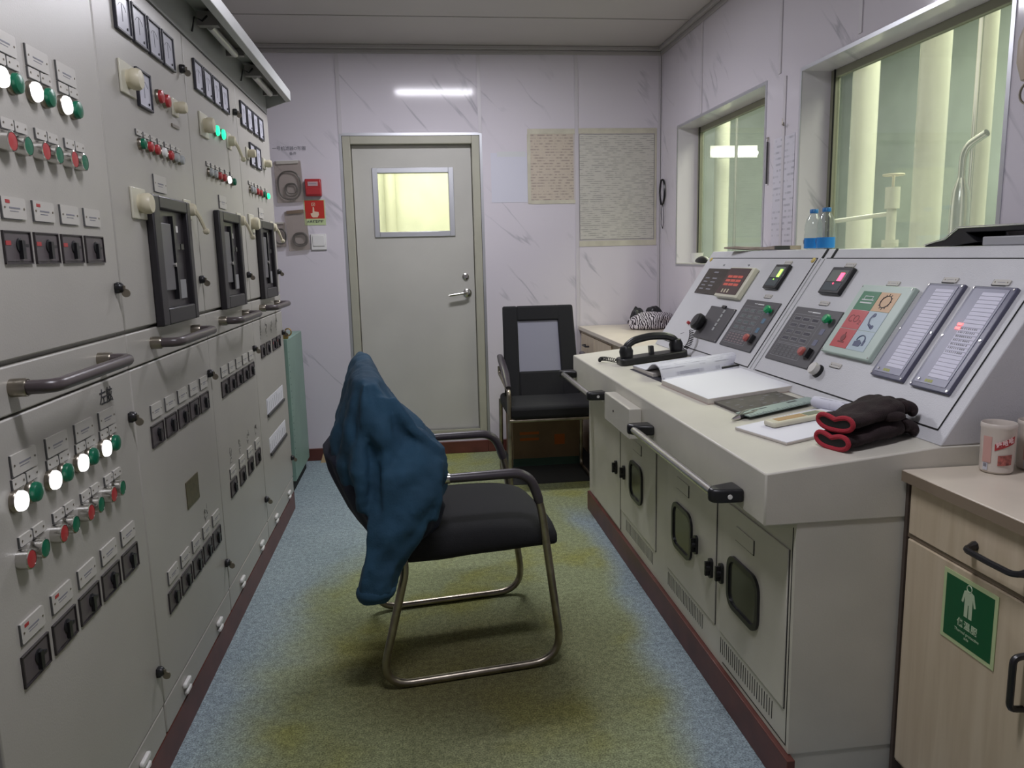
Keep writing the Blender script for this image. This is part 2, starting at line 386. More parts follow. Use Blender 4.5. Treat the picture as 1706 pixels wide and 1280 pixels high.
# ================================================================ THE ROOM
H = 2.39; YB = 4.666; XR = 1.493; XL = -1.32; YN = -1.1
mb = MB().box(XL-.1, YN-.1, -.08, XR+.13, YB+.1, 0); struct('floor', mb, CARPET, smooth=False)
mb = MB().box(XL-.1, YN-.1, H, XR+.13, YB+.1, H+.08); ceil = struct('ceiling', mb, CONCEIL, smooth=False)
mb = MB()
for y in (4.12, 3.1, 2.1, 1.1): mb.box(XL, y-.004, H-.003, XR, y+.004, H+.001)
part('panel_seam', mb, base('ceiling_seam', (.40, .38, .36), .6), ceil)
# back wall with door opening (x -.395...398, z .105..1.90)
DX0, DX1, DZ0, DZ1 = -.395, .398, .105, 1.90
mb = MB().box(XL-.1, YB, 0, DX0, YB+.12, H).box(DX1, YB, 0, XR+.13, YB+.12, H).box(DX0, YB, DZ1, DX1, YB+.12, H).box(DX0, YB, 0, DX1, YB+.12, DZ0)
wb = struct('wall_back', mb, MARBLE, smooth=False)
mb = MB()
for x, z0 in ((-.398, 1.91), (.402, 1.91), (.975, .08)): mb.box(x-.011, YB-.004, z0, x+.011, YB, H-.03)
part('panel_strip', mb, base('panel_strip_pale', (.60, .57, .60), .3), wb)
# right wall with two window openings
W1 = (3.25, 4.36, 1.135, 1.885); W2 = (1.868, 2.935, 1.135, 1.868)
mb = MB(); TH = .14
mb.box(XR, YN-.1, 0, XR+TH, YB+.12, 1.135).box(XR, YN-.1, 1.885, XR+TH, YB+.12, H)
mb.box(XR, YN-.1, 1.135, XR+TH, W2[0], 1.885).box(XR, W2[1], 1.135, XR+TH, W1[0], 1.885).box(XR, W1[1], 1.135, XR+TH, YB+.12, 1.885)
mb.box(XR, W2[0], W2[3], XR+TH, W2[1], 1.885)
wr = struct('wall_right', mb, MARBLE, smooth=False)
mb = MB()
for y in (2.547, 3.122, 4.0): mb.box(XR-.004, y-.010, 1.90, XR, y+.010, H-.03)
mb.box(XR-.004, 3.06, .08, XR, 3.08, 1.88)
part('panel_strip', mb, MATS['panel_strip_pale'], wr)
struct('wall_left', MB().box(XL-.1, YN-.1, 0, XL, YB, H), MARBLE, smooth=False)
struct('wall_near', MB().box(XL, YN-.1, 0, XR, YN, H), MARBLE, smooth=False)
# cornice and corner trims
CORN = base('cornice_grey', (.40, .38, .37), .5)
mb = MB().box(XL, YB-.028, H-.022, XR, YB, H).box(XL, YB-.012, H-.045, XR, YB, H-.022); struct('trim_1', mb, CORN, bev=.004)
mb = MB().box(XR-.03, YN, H-.022, XR, YB-.028, H).box(XR-.012, YN, H-.045, XR, YB-.012, H-.022); struct('trim_2', mb, CORN, bev=.004)
mb = MB().box(XR-.02, YB-.004, .08, XR-.0015, YB, H-.045).box(XR-.004, YB-.02, .08, XR, YB-.004, H-.045); struct('trim_3', mb, MATS['panel_strip_pale'])
struct('trim_4', MB().box(XR-.0055, YB-.0065, .08, XR-.003, YB-.004, H-.045), DARK)
# baseboards
struct('baseboard_back', MB().box(-1.3, YB-.012, 0, DX0-.0, YB, .075).box(DX1, YB-.012, 0, XR, YB, .075).box(DX0, YB-.012, 0, DX1, YB, .075), KICK, bev=.003)
struct('baseboard_right', MB().box(XR-.012, 4.0, 0, XR, YB-.012, .075), KICK, bev=.003)
# ---- door
d = sroot('door_1', (0, YB, 0))
mb = MB(); fw = .045
def ringbox(mb, x0, z0, x1, z1, wdt, y0, y1):
    mb.box(x0, y0, z0, x0+wdt, y1, z1).box(x1-wdt, y0, z0, x1, y1, z1).box(x0+wdt, y0, z1-wdt, x1-wdt, y1, z1).box(x0+wdt, y0, z0, x1-wdt, y1, z0+wdt)
ringbox(mb, DX0+.003, DZ0+.001, DX1-.003, DZ1-.003, .045, -.006, .10)
mb.box(DX0+.04, .075, DZ0+.04, DX0+.06, .10, DZ1-.04).box(DX1-.06, .075, DZ0+.04, DX1-.04, .10, DZ1-.04).box(DX0+.04, .075, DZ1-.06, DX1-.04, .10, DZ1-.04)
part('door_frame', mb, FRAMEP, d, bev=.003)
mb = MB(); ringbox(mb, DX0-.014, DZ0-.0, DX1+.014, DZ1+.014, .016, -.003, -.0005)
part('door_casing', mb, ALU, d)
mb = MB(); a = .003
ringbox(mb, DX0+.001, DZ0, DX1-.001, DZ1-.001, .0035, -.0035, -.002); part('casing_gap', mb, DARK, d)
# leaf with window hole
lx0, lx1, lz0, lz1 = DX0+.052, DX1-.052, DZ0+.0465, DZ1-.050
wx0, wx1, wz0, wz1 = -.216, .222, 1.343, 1.705
mb = MB().box(lx0, .040, lz0, wx0, .074, lz1).box(wx1, .040, lz0, lx1, .074, lz1).box(wx0, .040, lz0, wx1, .074, wz0).box(wx0, .040, wz1, wx1, .074, lz1)
leaf = part('door_leaf', mb, DOORP, d, smooth=False)
mb = MB(); ringbox(mb, wx0-.018, wz0-.018, wx1+.018, wz1+.018, .030, .030, .040); part('window_frame', mb, ALU, leaf, bev=.002)
mb = MB(); ringbox(mb, wx0, wz0, wx1, wz1, .014, .040, .052); part('window_bead', mb, CREAMB, leaf)
DG = glass('door_window_glass', (.96, .97, .88), .10, (.75, .78, .6), .05)
part('window_pane', MB().box(wx0+.002, .053, wz0+.002, wx1-.002, .058, wz1-.002), DG, leaf)
Ml = frame((.300, .040, .985), (1, 0, 0), (0, 0, 1), (0, -1, 0))
lv = MB().lathe([(.0, 0), (.026, 0), (.026, .006), (.022, .010), (.010, .012), (.009, .040), (0, .040)], 24)
lv.tube(fillet([(0, 0, .036), (-.02, 0, .045), (-.112, -.012, .045)], .02), [.009]*8+[.0085], 10)
part('door_handle', lv, STEEL, leaf, Ml, label='stainless lever handle')
part('door_lock', MB().lathe([(0, 0), (.020, 0), (.020, .006), (.012, .010), (.012, .016), (0, .016)], 24), STEEL, leaf, frame((.293, .040, 1.083), (1, 0, 0), (0, 0, 1), (0, -1, 0)))
part('threshold_plate', MB().box(DX0+.048, -.004, DZ0+.0455, DX1-.048, .036, DZ0+.049), base('threshold_steel', (.35, .34, .33), .4, .6), d)
# passage beyond the door
mb = MB().box(-1.2, YB+.12, -.08, 1.25, YB+1.7, 0); struct('floor_passage', mb, CARPET)
mb = MB().box(-1.2, YB+1.7, 0, 1.25, YB+1.8, 2.5).box(-1.3, YB+.12, 0, -1.2, YB+1.8, 2.5).box(1.25, YB+.12, 0, 1.35, YB+1.8, 2.5); struct('wall_passage', mb, PASSW)
struct('ceiling_passage', MB().box(-1.3, YB+.12, 2.5, 1.35, YB+1.8, 2.56), PASSW)
struct('trim_5', MB().cyl(.045, 0, 2.49, 16, I4((-.18, YB+1.62, 0))).box(-.4, YB+1.64, .9, 1.2, YB+1.69, .96), PIPEP)
# ---- windows
def window(name, Wn):
    y0, y1, z0, z1 = Wn; r = sroot(name, (XR, y0, z0)); L = y1-y0; Hh = z1-z0
    mb = MB(); t = .014
    mb.box(-.003, -t, -t, -.0005, 0, Hh+t).box(-.003, L, -t, -.0005, L+t, Hh+t).box(-.003, 0, Hh, -.0005, L, Hh+t).box(-.003, 0, -t, -.0005, L, 0)
    part('window_trim', mb, ALU, r)
    mb = MB(); b = .028; o = .128
    mb.box(o-.012, 0, 0, TH, b, Hh).box(o-.012, L-b, 0, TH, L, Hh).box(o-.012, b, Hh-b, TH, L-b, Hh).box(o-.012, b, 0, TH, L-b, b)
    part('window_frame', mb, base(name+'_frame_paint', (.30, .30, .22), .5) , r, bev=.002)
    mb = MB(); mb.box(o-.016, L-b-.006, 0, o-.012, L-b, Hh); part('sealing_strip', mb, DARK, r)
    part('window_glass', MB().box(o, b, b, o+.006, L-b, Hh-b), GLASS, r)
    part('window_sill', MB().box(-.010, 0, -.004, o-.014, L, .001), base(name+'_sill_paint', (.50, .49, .45), .4), r)
    return r
window('window_1', W1); window('window_2', W2)
# ---- engine room seen through the glass
ex0, ex1 = XR+TH, 5.2
struct('floor_engine_room', MB().box(ex0, -1, -.58, ex1, 9.2, -.5), ENGW)
mb = MB().box(ex1, -1, -.5, ex1+.1, 9.3, 4).box(ex0-.0, 9.2, -.5, ex1, 9.3, 4).box(ex0, -1.1, -.5, ex1, -1, 4).box(ex0-.1, YB+.12, -.5, ex0, 9.3, 4)
struct('wall_engine_room', mb, ENGW)
struct('ceiling_engine_room', MB().box(ex0-.1, -1.1, 4, ex1+.1, 9.3, 4.1), ENGW)
ELL = [((2.35, 3.39), .064, PIPEP, 'wide pale duct standing mid-way behind the larger window'),
       ((2.4, 4.02), .066, PIPEP, 'slim pale pipe behind the left part of the larger window'),
       ((2.4, 3.17), .014, STEEL, 'thin bright pipe right of the wide duct behind the larger window'),
       ((2.25, 2.92), .026, PIPEP, 'pale pipe behind the right part of the larger window'),
       ((2.15, 2.58), .055, PIPEP, 'pale pipe nearest the right edge of the larger window'),
       ((2.5, 6.22), .060, PIPEP, 'pale column seen through the smaller window'),
       ((2.4, 5.70), .012, STEEL, 'thin steel pipe beyond the smaller window right of the pale column')]
for (x, y), rr, m, lb in ELL:
    o = part('vertical_pipe', MB().lathe([(rr, -.5), (rr, 3.99)], 28), m, None, (x, y, 0)); tag(o, lb, 'pipe', None)
# lower machinery
t = thing('engine_cylinder', 'bright rounded metal cylinder behind the lower right of the larger window', 'machine part', (2.05, 2.62, -.5))
part('cylinder_body', MB().lathe([(0, 0), (.034, 0), (.034, 1.84), (.030, 1.90), (.014, 1.95), (0, 1.955)], 28), STEEL, t, (0, .14, 0))
part('valve_pipe', MB().tube(fillet([(0, .14, 1.95), (0, .14, 2.06), (.02, .05, 2.10)], .05), .014, 10), STEEL, t)
t = thing('valve_pipework', 'small brass-toned valve and pipes low behind the larger window', 'valve', (2.02, 3.14, -.5))
part('riser', MB().cyl(.02, 0, 1.95, 14).cyl(.034, 1.70, 1.73, 14).cyl(.03, 1.86, 1.95, 14), PIPEP, t)
part('branch_pipe', MB().tube([(0, 0, 1.84), (-.08, .45, 1.82)], .010, 10), PIPEP, t)
part('hand_wheel', MB().tube([(.04*cos(a*pi/8), .04*sin(a*pi/8), 2.0) for a in range(16)], .005, 6, True).cyl(.006, 1.9, 2.0), CREAM, t)
TUBE = emis('lit_tube', (1, 1, .97), 5)
t1 = thing('tube_lamp', 'lit tube lamp in two lengths beyond the smaller window', 'lamp', (2.475, 5.90, 1.94))
part('lamp_housing', MB().box(-.19, .022, -.03, .19, .05, .06), WHITE, t1)
for a_, b_ in ((-.180, -.045), (-.015, .180)): part('lamp_tube', MB().cyl(.017, a_, b_, 14, frame((0, 0, 0), (0, 1, 0), (0, 0, 1), (1, 0, 0))), TUBE, t1)

# ---- ceiling lamps of the room
LDIFF = emis('lamp_diffuser_lit', (.93, .93, 1.0), 2.5)
def ceil_lamp(x, y, lb):
    t = thing('ceiling_lamp', lb, 'lamp', (x, y, H))
    part('lamp_housing', MB().box(-.31, -.13, -.016, .31, .13, 0), WHITE, t, bev=.004)
    part('lamp_diffuser', MB().prism(rrect(.56, .17, .01), -.032, -.017), LDIFF, t, bev=.003)
    return t
ceil_lamp(.18, 3.60, 'lit ceiling lamp above the aisle near the door')
ceil_lamp(.18, 1.10, 'lit ceiling lamp above the camera end of the aisle')

# ================================================================ SWITCHBOARD CABINETS
def plate_mesh(wd, ht):
    return MB().prism(rrect(wd, ht, .003, 2, wd/2, ht/2), 0, .0022)
def protos():
    P = {}
    hid = bpy.data.objects.new('proto', None)  # never linked
    return P
def mk(name, mb, mat, **k):
    o = part(name, mb, mat, None, None, **k); COL.objects.unlink(o); return o
def mkc(name, mb, mat, parent, M=None, **k):
    o = part(name, mb, mat, parent, M, **k); COL.objects.unlink(o); return o
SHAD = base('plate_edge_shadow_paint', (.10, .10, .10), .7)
TMARK = MB().box(-.012, -.001, 0, .012, .0008, .0003)
def label_proto(wd, ht, red=False, print_=True):
    o = mk('label_plate', MB().prism(rrect(wd, ht, .003, 2, wd/2, ht/2), 0, .0035), PLATE)
    mb = MB()
    for x in (.007, wd-.007): mb.lathe([(.0018, .0035), (.0018, .0045), (0, .0047)], 8, I4((x, ht/2, 0)))
    mkc('plate_screws', mb, SOCKET, o)
    if print_:
        mb = MB(); mb.box(wd*.28, ht*.46, .0035, wd*.74, ht*.54, .0038)
        if ht > .03: mb.box(wd*.30, ht*.33, .0035, wd*.66, ht*.37, .0038)
        mkc('plate_text', mb, TEXTG, o)
    mkc('plate_edge_shadow', MB().box(-.0014, -.0012, 0, 0, ht, .0030).box(0, -.0012, 0, wd*.8, 0, .0030), SHAD, o)  # dark strips at left and bottom: the plate's thickness shadow, put in as colour
    if red: mkc('red_mark', MB().box(wd*.14, ht*.70, .0035, wd*.32, ht*.86, .0039), RED, o)
    return o
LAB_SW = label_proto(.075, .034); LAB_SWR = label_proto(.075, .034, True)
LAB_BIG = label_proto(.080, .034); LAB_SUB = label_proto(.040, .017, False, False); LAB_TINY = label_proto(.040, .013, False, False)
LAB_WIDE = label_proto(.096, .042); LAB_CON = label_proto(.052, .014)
def lamp_proto(lens, r=.0165):
    o = mk('indicator_lamp', MB().lathe([(r*1.12, 0), (r*1.12, .006), (r*1.02, .008)], 22), SOCKET)
    mkc('lamp_lens', MB().lathe([(r, .006), (r, .012), (r*.9, .0155), (r*.5, .0175), (0, .018)], 22), lens, o); return o
LW, LG, LGL, LR = lamp_proto(LITW), lamp_proto(GREEN), lamp_proto(LITG), lamp_proto(RED)
sLG, sLGL, sLR, sLC, sLW, sLWl = [lamp_proto(q, .0125) for q in (GREEN, LITG, RED, CLEARL, WHITE, LITW)]
def button_proto(capm):
    o = mk('push_button', MB().lathe([(.0165, 0), (.0165, .017), (.0145, .018), (.0145, .013)], 24), STEEL)
    mkc('button_cap', MB().lathe([(.014, .012), (.014, .0175), (0, .0185)], 22), capm, o); return o
BR, BG = button_proto(RED), button_proto(GREEN)
def switch_proto(tint=False):
    wd, ht = .088, .053
    mb = MB()   # recessed dark well standing slightly proud as a bezel
    mb.box(0, 0, .0003, wd, ht, .0012).box(0, 0, 0, .002, ht, .004).box(wd-.002, 0, 0, wd, ht, .004).box(0, 0, 0, wd, .002, .004).box(0, ht-.002, 0, wd, ht, .004)
    o = mk('breaker_switch', mb, base('switch_well', (.045, .038, .04), .35))
    mkc('switch_panel', MB().box(.006, .005, .0012, wd-.006, ht-.005, .0022), base('switch_face', (.10, .085, .09), .4), o)
    mkc('switch_knob', MB().lathe([(.012, .002), (.012, .004), (.009, .005), (0, .005)], 14, I4((.050, .030, 0))).box(.045, .008, .003, .055, .038, .009).box(.052, .027, .004, .068, .032, .008), BLACKP, o)
    if tint: mkc('red_marker', MB().box(.006, .030, .0022, .022, .037, .003), RED, o)
    return o
SW = switch_proto(); SWR = switch_proto(True)
def meter_proto(wd, ht):
    mb = MB(); b = .006
    mb.box(0, 0, 0, b, ht, .008).box(wd-b, 0, 0, wd, ht, .008).box(b, 0, 0, wd-b, b, .008).box(b, ht-b, 0, wd-b, ht, .008)
    o = mk('panel_meter', mb, base('meter_rim', (.03, .03, .04), .4), bev=.0015)
    mkc('meter_face', MB().box(b, b, 0, wd-b, ht-b, .004), base('meter_face_paper', (.60, .60, .68), .25), o)
    mb = MB()
    mb.tube([(wd*.5+cos(radians(a))*wd*.34, ht*.32+sin(radians(a))*ht*.42, .0042) for a in range(40, 145, 12)], .0006, 4)
    mb.box(wd*.49, ht*.3, .004, wd*.51, ht*.72, .0048)
    mkc('meter_scale', mb, TEXTG, o)
    mkc('zero_screw', MB().cyl(.003, .004, .0065, 10, I4((wd*.76, ht*.18, 0))), BLACKP, o)
    return o
MET = meter_proto(.098, .090)
def lock_proto():
    o = mk('door_lock', MB().lathe([(.010, 0), (.012, .004), (.011, .012), (.008, .015), (0, .015)], 16).box(-.009, -.012, 0, .009, .010, .010), BLACKP, bev=.002)
    mkc('lock_key', MB().box(-.002, -.004, .010, .002, .004, .020).lathe([(0, -.001), (.009, -.001), (.009, .002), (0, .002)], 12, frame((.001, -.012, .020), (0, .35, .94), (0, -.94, .35), (1, 0, 0))), SOCKET, o); return o
LOCK = lock_proto()
def crank_proto():
    o = mk('rotary_handle', MB().box(0, 0, 0, .066, .056, .004), CREAMB, bev=.002)
    mkc('pivot', MB().lathe([(.018, .004), (.018, .016), (.015, .024), (0, .026)], 18, I4((.033, .028, 0))), CREAM, o)
    mkc('lever_arm', MB().tube([(.033, .028, .020), (.043, .008, .030), (.058, -.028, .040)], [.007, .006, .005], 8).lathe([(0, -.010), (.007, -.007), (.0095, 0), (.007, .007), (0, .010)], 12, I4((.059, -.032, .042))), CREAM, o)
    return o
CRANK = crank_proto()
def dome_proto(wd=.092, ht=.072, r=.024):
    o = mk('selector_switch', MB().box(0, 0, 0, wd, ht, .006), CREAMB, bev=.002)
    mkc('selector_knob', MB().lathe([(r*.9, .006), (r*.9, .012), (r*1.0, .015), (r*1.02, .027), (r*.85, .034), (0, .036)], 20, I4((wd*.5, ht*.5, 0))), CREAM, o)
    return o
DOME = dome_proto(); DOMES = dome_proto(.05, .046, .016)
def breaker_proto():
    wd, ht = .315, .320
    mb = MB(); a, b, tp, bt = .050, .034, .032, .042
    mb.box(0, 0, 0, a, ht, .020).box(wd-b, 0, 0, wd, ht, .020).box(a, 0, 0, wd-b, bt, .020).box(a, ht-tp, 0, wd-b, ht, .020)
    o = mk('air_circuit_breaker', mb, base('breaker_frame', (.020, .018, .021), .4), bev=.004)
    mkc('breaker_face', MB().box(a, bt, 0, wd-b, ht-tp, .004), base('breaker_face_dark', (.045, .040, .044), .35), o)
    mkc('trip_unit_panel', MB().box(.070, .085, .004, .150, .255, .012), base('breaker_grey_panel', (.13, .125, .135), .4), o, bev=.002)
    mb = MB().box(.158, .060, .004, .176, .275, .016).box(.185, .190, .004, .215, .205, .012).box(.225, .190, .004, .250, .205, .012).box(.185, .140, .004, .215, .152, .012)
    mkc('breaker_levers', mb, BLACKP, o)
    mkc('breaker_button', MB().lathe([(.006, .004), (.006, .018), (0, .019)], 12, I4((.148, .150, 0))), STEEL, o)
    mkc('counter_window', MB().box(.195, .060, .004, .255, .110, .008), base('breaker_pale', (.30, .30, .31), .4), o)
    mkc('white_tag', MB().box(.205, .235, .004, .222, .252, .008), WHITE, o)
    return o
ACB = breaker_proto()
def lug_proto():
    o = mk('vent_lug', MB().prism(rrect(.050, .014, .006, 4), 0, .010).prism(rrect(.040, .012, .005, 4, .004, -.022), 0, .010), WHITE, bev=.003); return o
LUG = lug_proto()

def grip_path(L, w):
    return fillet([(0, 0, 0), (0, 0, w), (L, 0, w), (L, 0, 0)], [0, .045, .045, 0], 7)
def place(P, root, items):
    for it in items:
        copy(P, root, I4(it))
CY = [1.1235, 1.780, 2.4365, 3.093]; CW = .6565
CLAB = ['grey switchboard cabinet nearest the camera with four round lit white lamps low down',
        'grey switchboard cabinet second from the camera with a bronze nameplate low on its door',
        'grey switchboard cabinet with two lit green lamps, third from the camera',
        'grey switchboard cabinet farthest back, beside the teal box at the wall']
def scribble(parent, u, v, s=.02, n=3, name='handwriting', seed=0):
    rnd = random.Random(seed); mb = MB()
    for k in range(n):
        ox = u + (k % 2)*s*.9; oy = v - (k//2)*s*1.1
        for q in range(4):
            x, y = ox + rnd.uniform(0, s*.6), oy + rnd.uniform(0, s)
            a = rnd.choice((0, 0, 1.3, 1.5, 2.2)) + rnd.uniform(-.2, .2); L = s*rnd.uniform(.4, .9)
            mb.tube([(x, y, .0008), (x+cos(a)*L*.5, y+sin(a)*L*.5+.001, .0008), (x+cos(a)*L, y+sin(a)*L, .0008)], .0007, 4, flat=.4)
    part(name, mb, INK, parent)
for ci, y0 in enumerate(CY):
    r = thing('switchboard_cabinet', CLAB[ci], 'cabinet', F_left(y0), 'switchboard cabinets in a row')
    dep = .62
    # body: carcass behind the doors
    mb = MB().box(.001, .085, -dep, CW-.001, 1.852, -.018).box(.001, .0, -dep, CW-.001, .085, -.020)
    part('cabinet_body', mb, PAINT, r)
    part('plinth', MB().box(0, 0, -.020, CW, .084, -.0005), KICK, r)
    g = .0022
    part('upper_door', MB().box(g, 1.056, -.018, CW-g, 1.850, 0), PAINT, r, bev=.003)
    part('handle_panel', MB().box(g, .972, -.018, CW-g, 1.048, 0), PAINT, r, bev=.003)
    part('lower_door', MB().box(g, .166, -.018, CW-g, .968, 0), PAINT, r, bev=.003)
    part('base_panel', MB().box(g+.002, .087, -.018, CW-g-.002, .162, -.001), PAINT, r, bev=.003)
    h = part('grab_handle', MB().tube(grip_path(.342, .063), .0115, 14), HANDLE, r, (.160, 1.013, 0))
    for k in (0, .342): part('handle_socket', MB().lathe([(.0150, 0), (.0150, .022), (.0135, .025)], 20), SOCKET, h, (k, 0, 0))
    place(LUG, r, [(.16, .128, -.001), (.50, .128, -.001)])
    place(LOCK, r, [(.628, 1.152, 0), (.628, .870, 0), (.632, .262, 0)])
    U = lambda y: y - y0
    if ci == 0:
        for a in (1.354, 1.466, 1.583): copy(LW, r, I4((U(a), 1.494, 0)))
        for a in (1.401, 1.515, 1.629): copy(LG, r, I4((U(a), 1.494, 0)))
        for a in (1.348, 1.462, 1.575, 1.236): copy(BR, r, I4((U(a), 1.396, 0)))
        for a in (1.400, 1.512, 1.620): copy(BG, r, I4((U(a), 1.396, 0)))
        for a in (1.348, 1.462, 1.575): copy(LAB_BIG, r, I4((U(a), 1.538, 0)))
        for a in (1.348, 1.462, 1.575):
            copy(LAB_SUB, r, I4((U(a), 1.518, 0))); copy(LAB_SUB, r, I4((U(a)+.044, 1.518, 0)))
            copy(LAB_SUB, r, I4((U(a), 1.418, 0))); copy(LAB_SUB, r, I4((U(a)+.044, 1.418, 0)))
        for k in range(4):
            copy(SWR if k < 3 else SW, r, I4((U(1.311+.102*k), 1.205, 0)))
            copy(LAB_SWR if k < 2 else LAB_SW, r, I4((U(1.319+.102*k), 1.277, 0)))
        for k, a in enumerate((1.248, 1.364, 1.477, 1.588)):
            copy(LW, r, I4((U(a), .839, 0))); copy(LG, r, I4((U(a)+.048, .839, 0)))
            copy(BR, r, I4((U(a)-.006, .745, 0))); copy(BG, r, I4((U(a)+.041, .745, 0)))
            copy(LAB_BIG, r, I4((U(a), .877, 0)))
            copy(LAB_SUB, r, I4((U(a)-.004, .857, 0))); copy(LAB_SUB, r, I4((U(a)+.040, .857, 0)))
            copy(LAB_SUB, r, I4((U(a)-.006, .764, 0))); copy(LAB_SUB, r, I4((U(a)+.038, .764, 0)))
        for k in range(5):
            copy(SW, r, I4((U(1.204+.105*k), .545, 0))); copy(LAB_SWR if k < 2 else LAB_SW, r, I4((U(1.212+.105*k), .615, 0)))
        text('handwriting', '左舷', .034, INK, r, (U(1.640), .935, .0006), bold=.0004)
    if ci == 1:
        for a in (1.902, 2.012, 2.122, 2.232): copy(MET, r, I4((U(a), 1.717, 0)))
        copy(LOCK, r, I4((U(2.395), 1.744, 0)))
        copy(DOME, r, I4((U(1.898), 1.582, 0)))
        o = copy(MET, r, I4((U(2.005), 1.571, 0)))
        for a in (2.160, 2.215): copy(LR, r, I4((U(a), 1.622, 0)))
        copy(DOMES, r, I4((U(2.275), 1.598, 0)))
        part('thin_plate', MB().box(U(2.262), 1.566, 0, U(2.325), 1.574, .004), SOCKET, r)
        for a, q in zip((1.99, 2.04, 2.09, 2.145, 2.20, 2.25, 2.298), (sLG, sLR, sLR, sLW, sLR, sLC, sLC)): copy(q, r, I4((U(a), 1.482, 0))); copy(LAB_TINY, r, I4((U(a)-.020, 1.501, 0)))
        copy(LAB_WIDE, r, I4((U(2.064), 1.379, 0)))
        copy(ACB, r, I4((U(1.985), 1.047, 0))); copy(DOME, r, I4((U(1.891), 1.304, 0))); copy(CRANK, r, I4((U(2.305), 1.322, 0)))
        for k in range(5):
            copy(SW, r, I4((U(1.872+.1055*k), .768, 0))); copy(LAB_SW, r, I4((U(1.883+.1055*k), .835, 0)))
            copy(SW, r, I4((U(1.875+.1055*k), .347, 0))); copy(LAB_SW, r, I4((U(1.886+.1055*k), .418, 0)))
        part('nameplate', MB().box(U(2.090), .544, 0, U(2.205), .618, .002), BROWNP, r)
        scribble(r, U(2.235), .470, .022, 3, seed=3)
    if ci == 2:
        for a in (2.529, 2.640, 2.750, 2.860): copy(MET, r, I4((U(a), 1.716, 0)))
        copy(LOCK, r, I4((U(3.045), 1.742, 0)))
        copy(DOME, r, I4((U(2.550), 1.586, 0)))
        for a in (2.735, 2.815): copy(LGL, r, I4((U(a), 1.628, 0)))
        copy(CRANK, r, I4((U(2.895), 1.595, 0)))
        for a, q in zip((2.61, 2.665, 2.72, 2.78, 2.85, 2.925), (sLC, sLC, sLR, sLR, sLWl, sLG)): copy(q, r, I4((U(a), 1.482, 0))); copy(LAB_TINY, r, I4((U(a)-.020, 1.501, 0)))
        copy(LAB_WIDE, r, I4((U(2.714), 1.379, 0)))
        copy(ACB, r, I4((U(2.628), 1.047, 0))); copy(CRANK, r, I4((U(2.955), 1.322, 0)))
        for k in range(5):
            copy(SW, r, I4((U(2.545+.1045*k), .768, 0))); copy(LAB_SW, r, I4((U(2.553+.1045*k), .833, 0)))
        for k in range(4):
            copy(SW, r, I4((U(2.552+.134*k), .430, 0))); copy(LAB_SW, r, I4((U(2.560+.134*k), .492, 0)))
            scribble(r, U(2.575+.134*k), .560, .02, 3, seed=10+k)
    if ci == 3:
        for a in (3.156, 3.270, 3.385, 3.498): copy(MET, r, I4((U(a), 1.716, 0)))
        copy(DOMES, r, I4((U(3.205), 1.596, 0)))
        for a in (3.276, 3.392): copy(MET, r, I4((U(a), 1.580, 0)))
        copy(DOMES, r, I4((U(3.545), 1.596, 0)))
        for a, q in zip((3.23, 3.28, 3.34, 3.41, 3.48, 3.57), (sLC, sLC, sLR, sLR, sLG, sLGL)): copy(q, r, I4((U(a), 1.482, 0))); copy(LAB_TINY, r, I4((U(a)-.020, 1.501, 0)))
        copy(LAB_WIDE, r, I4((U(3.37), 1.379, 0)))
        copy(ACB, r, I4((U(3.284), 1.047, 0))); copy(DOME, r, I4((U(3.155), 1.312, 0))); copy(CRANK, r, I4((U(3.610), 1.322, 0)))
        for k, a in enumerate((3.204, 3.320, 3.460, 3.570)): copy(SWR if k > 1 else SW, r, I4((U(a), .812, 0)))
        for k in range(4): scribble(r, U(3.21+.12*k), .915, .024, 3, seed=20+k)
        for z in (.560, .395):
            s = part('label_holder', MB().box(U(3.24), z, 0, U(3.63), z+.012, .008), DGREY, r)
            part('paper_strip', MB().box(U(3.24), z+.012, 0, U(3.63), z+.075, .0012), PAPER, s)
            mb = MB(); rnd = random.Random(int(z*100))
            for k in range(9): mb.box(U(3.25)+.042*k, z+.020, .0012, U(3.25)+.042*k+.003, z+.060+rnd.uniform(-.015, .01), .0016)
            part('strip_writing', mb, TEXTG, s)
# hood over the cabinets
hr = thing('lamp_hood', 'long pale metal light hood running along the top of the switchboard', 'hood', F_left(CY[0]))
HL = CW*4
mb = MB()
prof = [(0.108, 1.905), (0.108, 1.955), (-.30, 1.985), (-.62, 1.985), (-.62, 1.860), (0, 1.856), (0, 1.862), (-.02, 1.975), (.080, 1.950), (.088, 1.911)]
P0 = [(z_, y_) for z_, y_ in prof]
def hood_prism(mb, pts, u0, u1):
    vs = [(u0, y, x) for x, y in pts] + [(u1, y, x) for x, y in pts]; n_ = len(pts)
    return mb.add(vs, [tuple(range(n_)), tuple(reversed(range(n_, 2*n_)))] + [(i, (i+1) % n_, n_+(i+1) % n_, n_+i) for i in range(n_)])
hood_prism(mb, [(.086, 1.908), (.108, 1.913), (.108, 1.957), (.086, 1.963)], 0, HL)         # front lip
part('hood_lip', mb, HOODP, hr, bev=.002)
mb = MB(); hood_prism(mb, [(.100, 1.957), (.086, 1.964), (-.62, 2.010), (-.62, 2.004), (.086, 1.958)], 0, HL); part('hood_top', mb, HOODP, hr)
mb = MB().box(0, 1.856, -.62, HL, 1.87, -.02); hood_prism(mb, [(-.012, 1.856), (0, 1.856), (0, 1.966), (-.012, 1.966)], 0, HL); part('hood_back', mb, HOODP, hr)
mb = MB(); hood_prism(mb, [(0, 1.880), (.086, 1.909), (.086, 1.958), (0, 1.964)], HL-.006, HL); part('hood_end_plate', mb, HOODP, hr, label='reddish grey end plate of the hood')
DIMT = base('unlit_lamp_tube', (.52, .52, .50), .25)
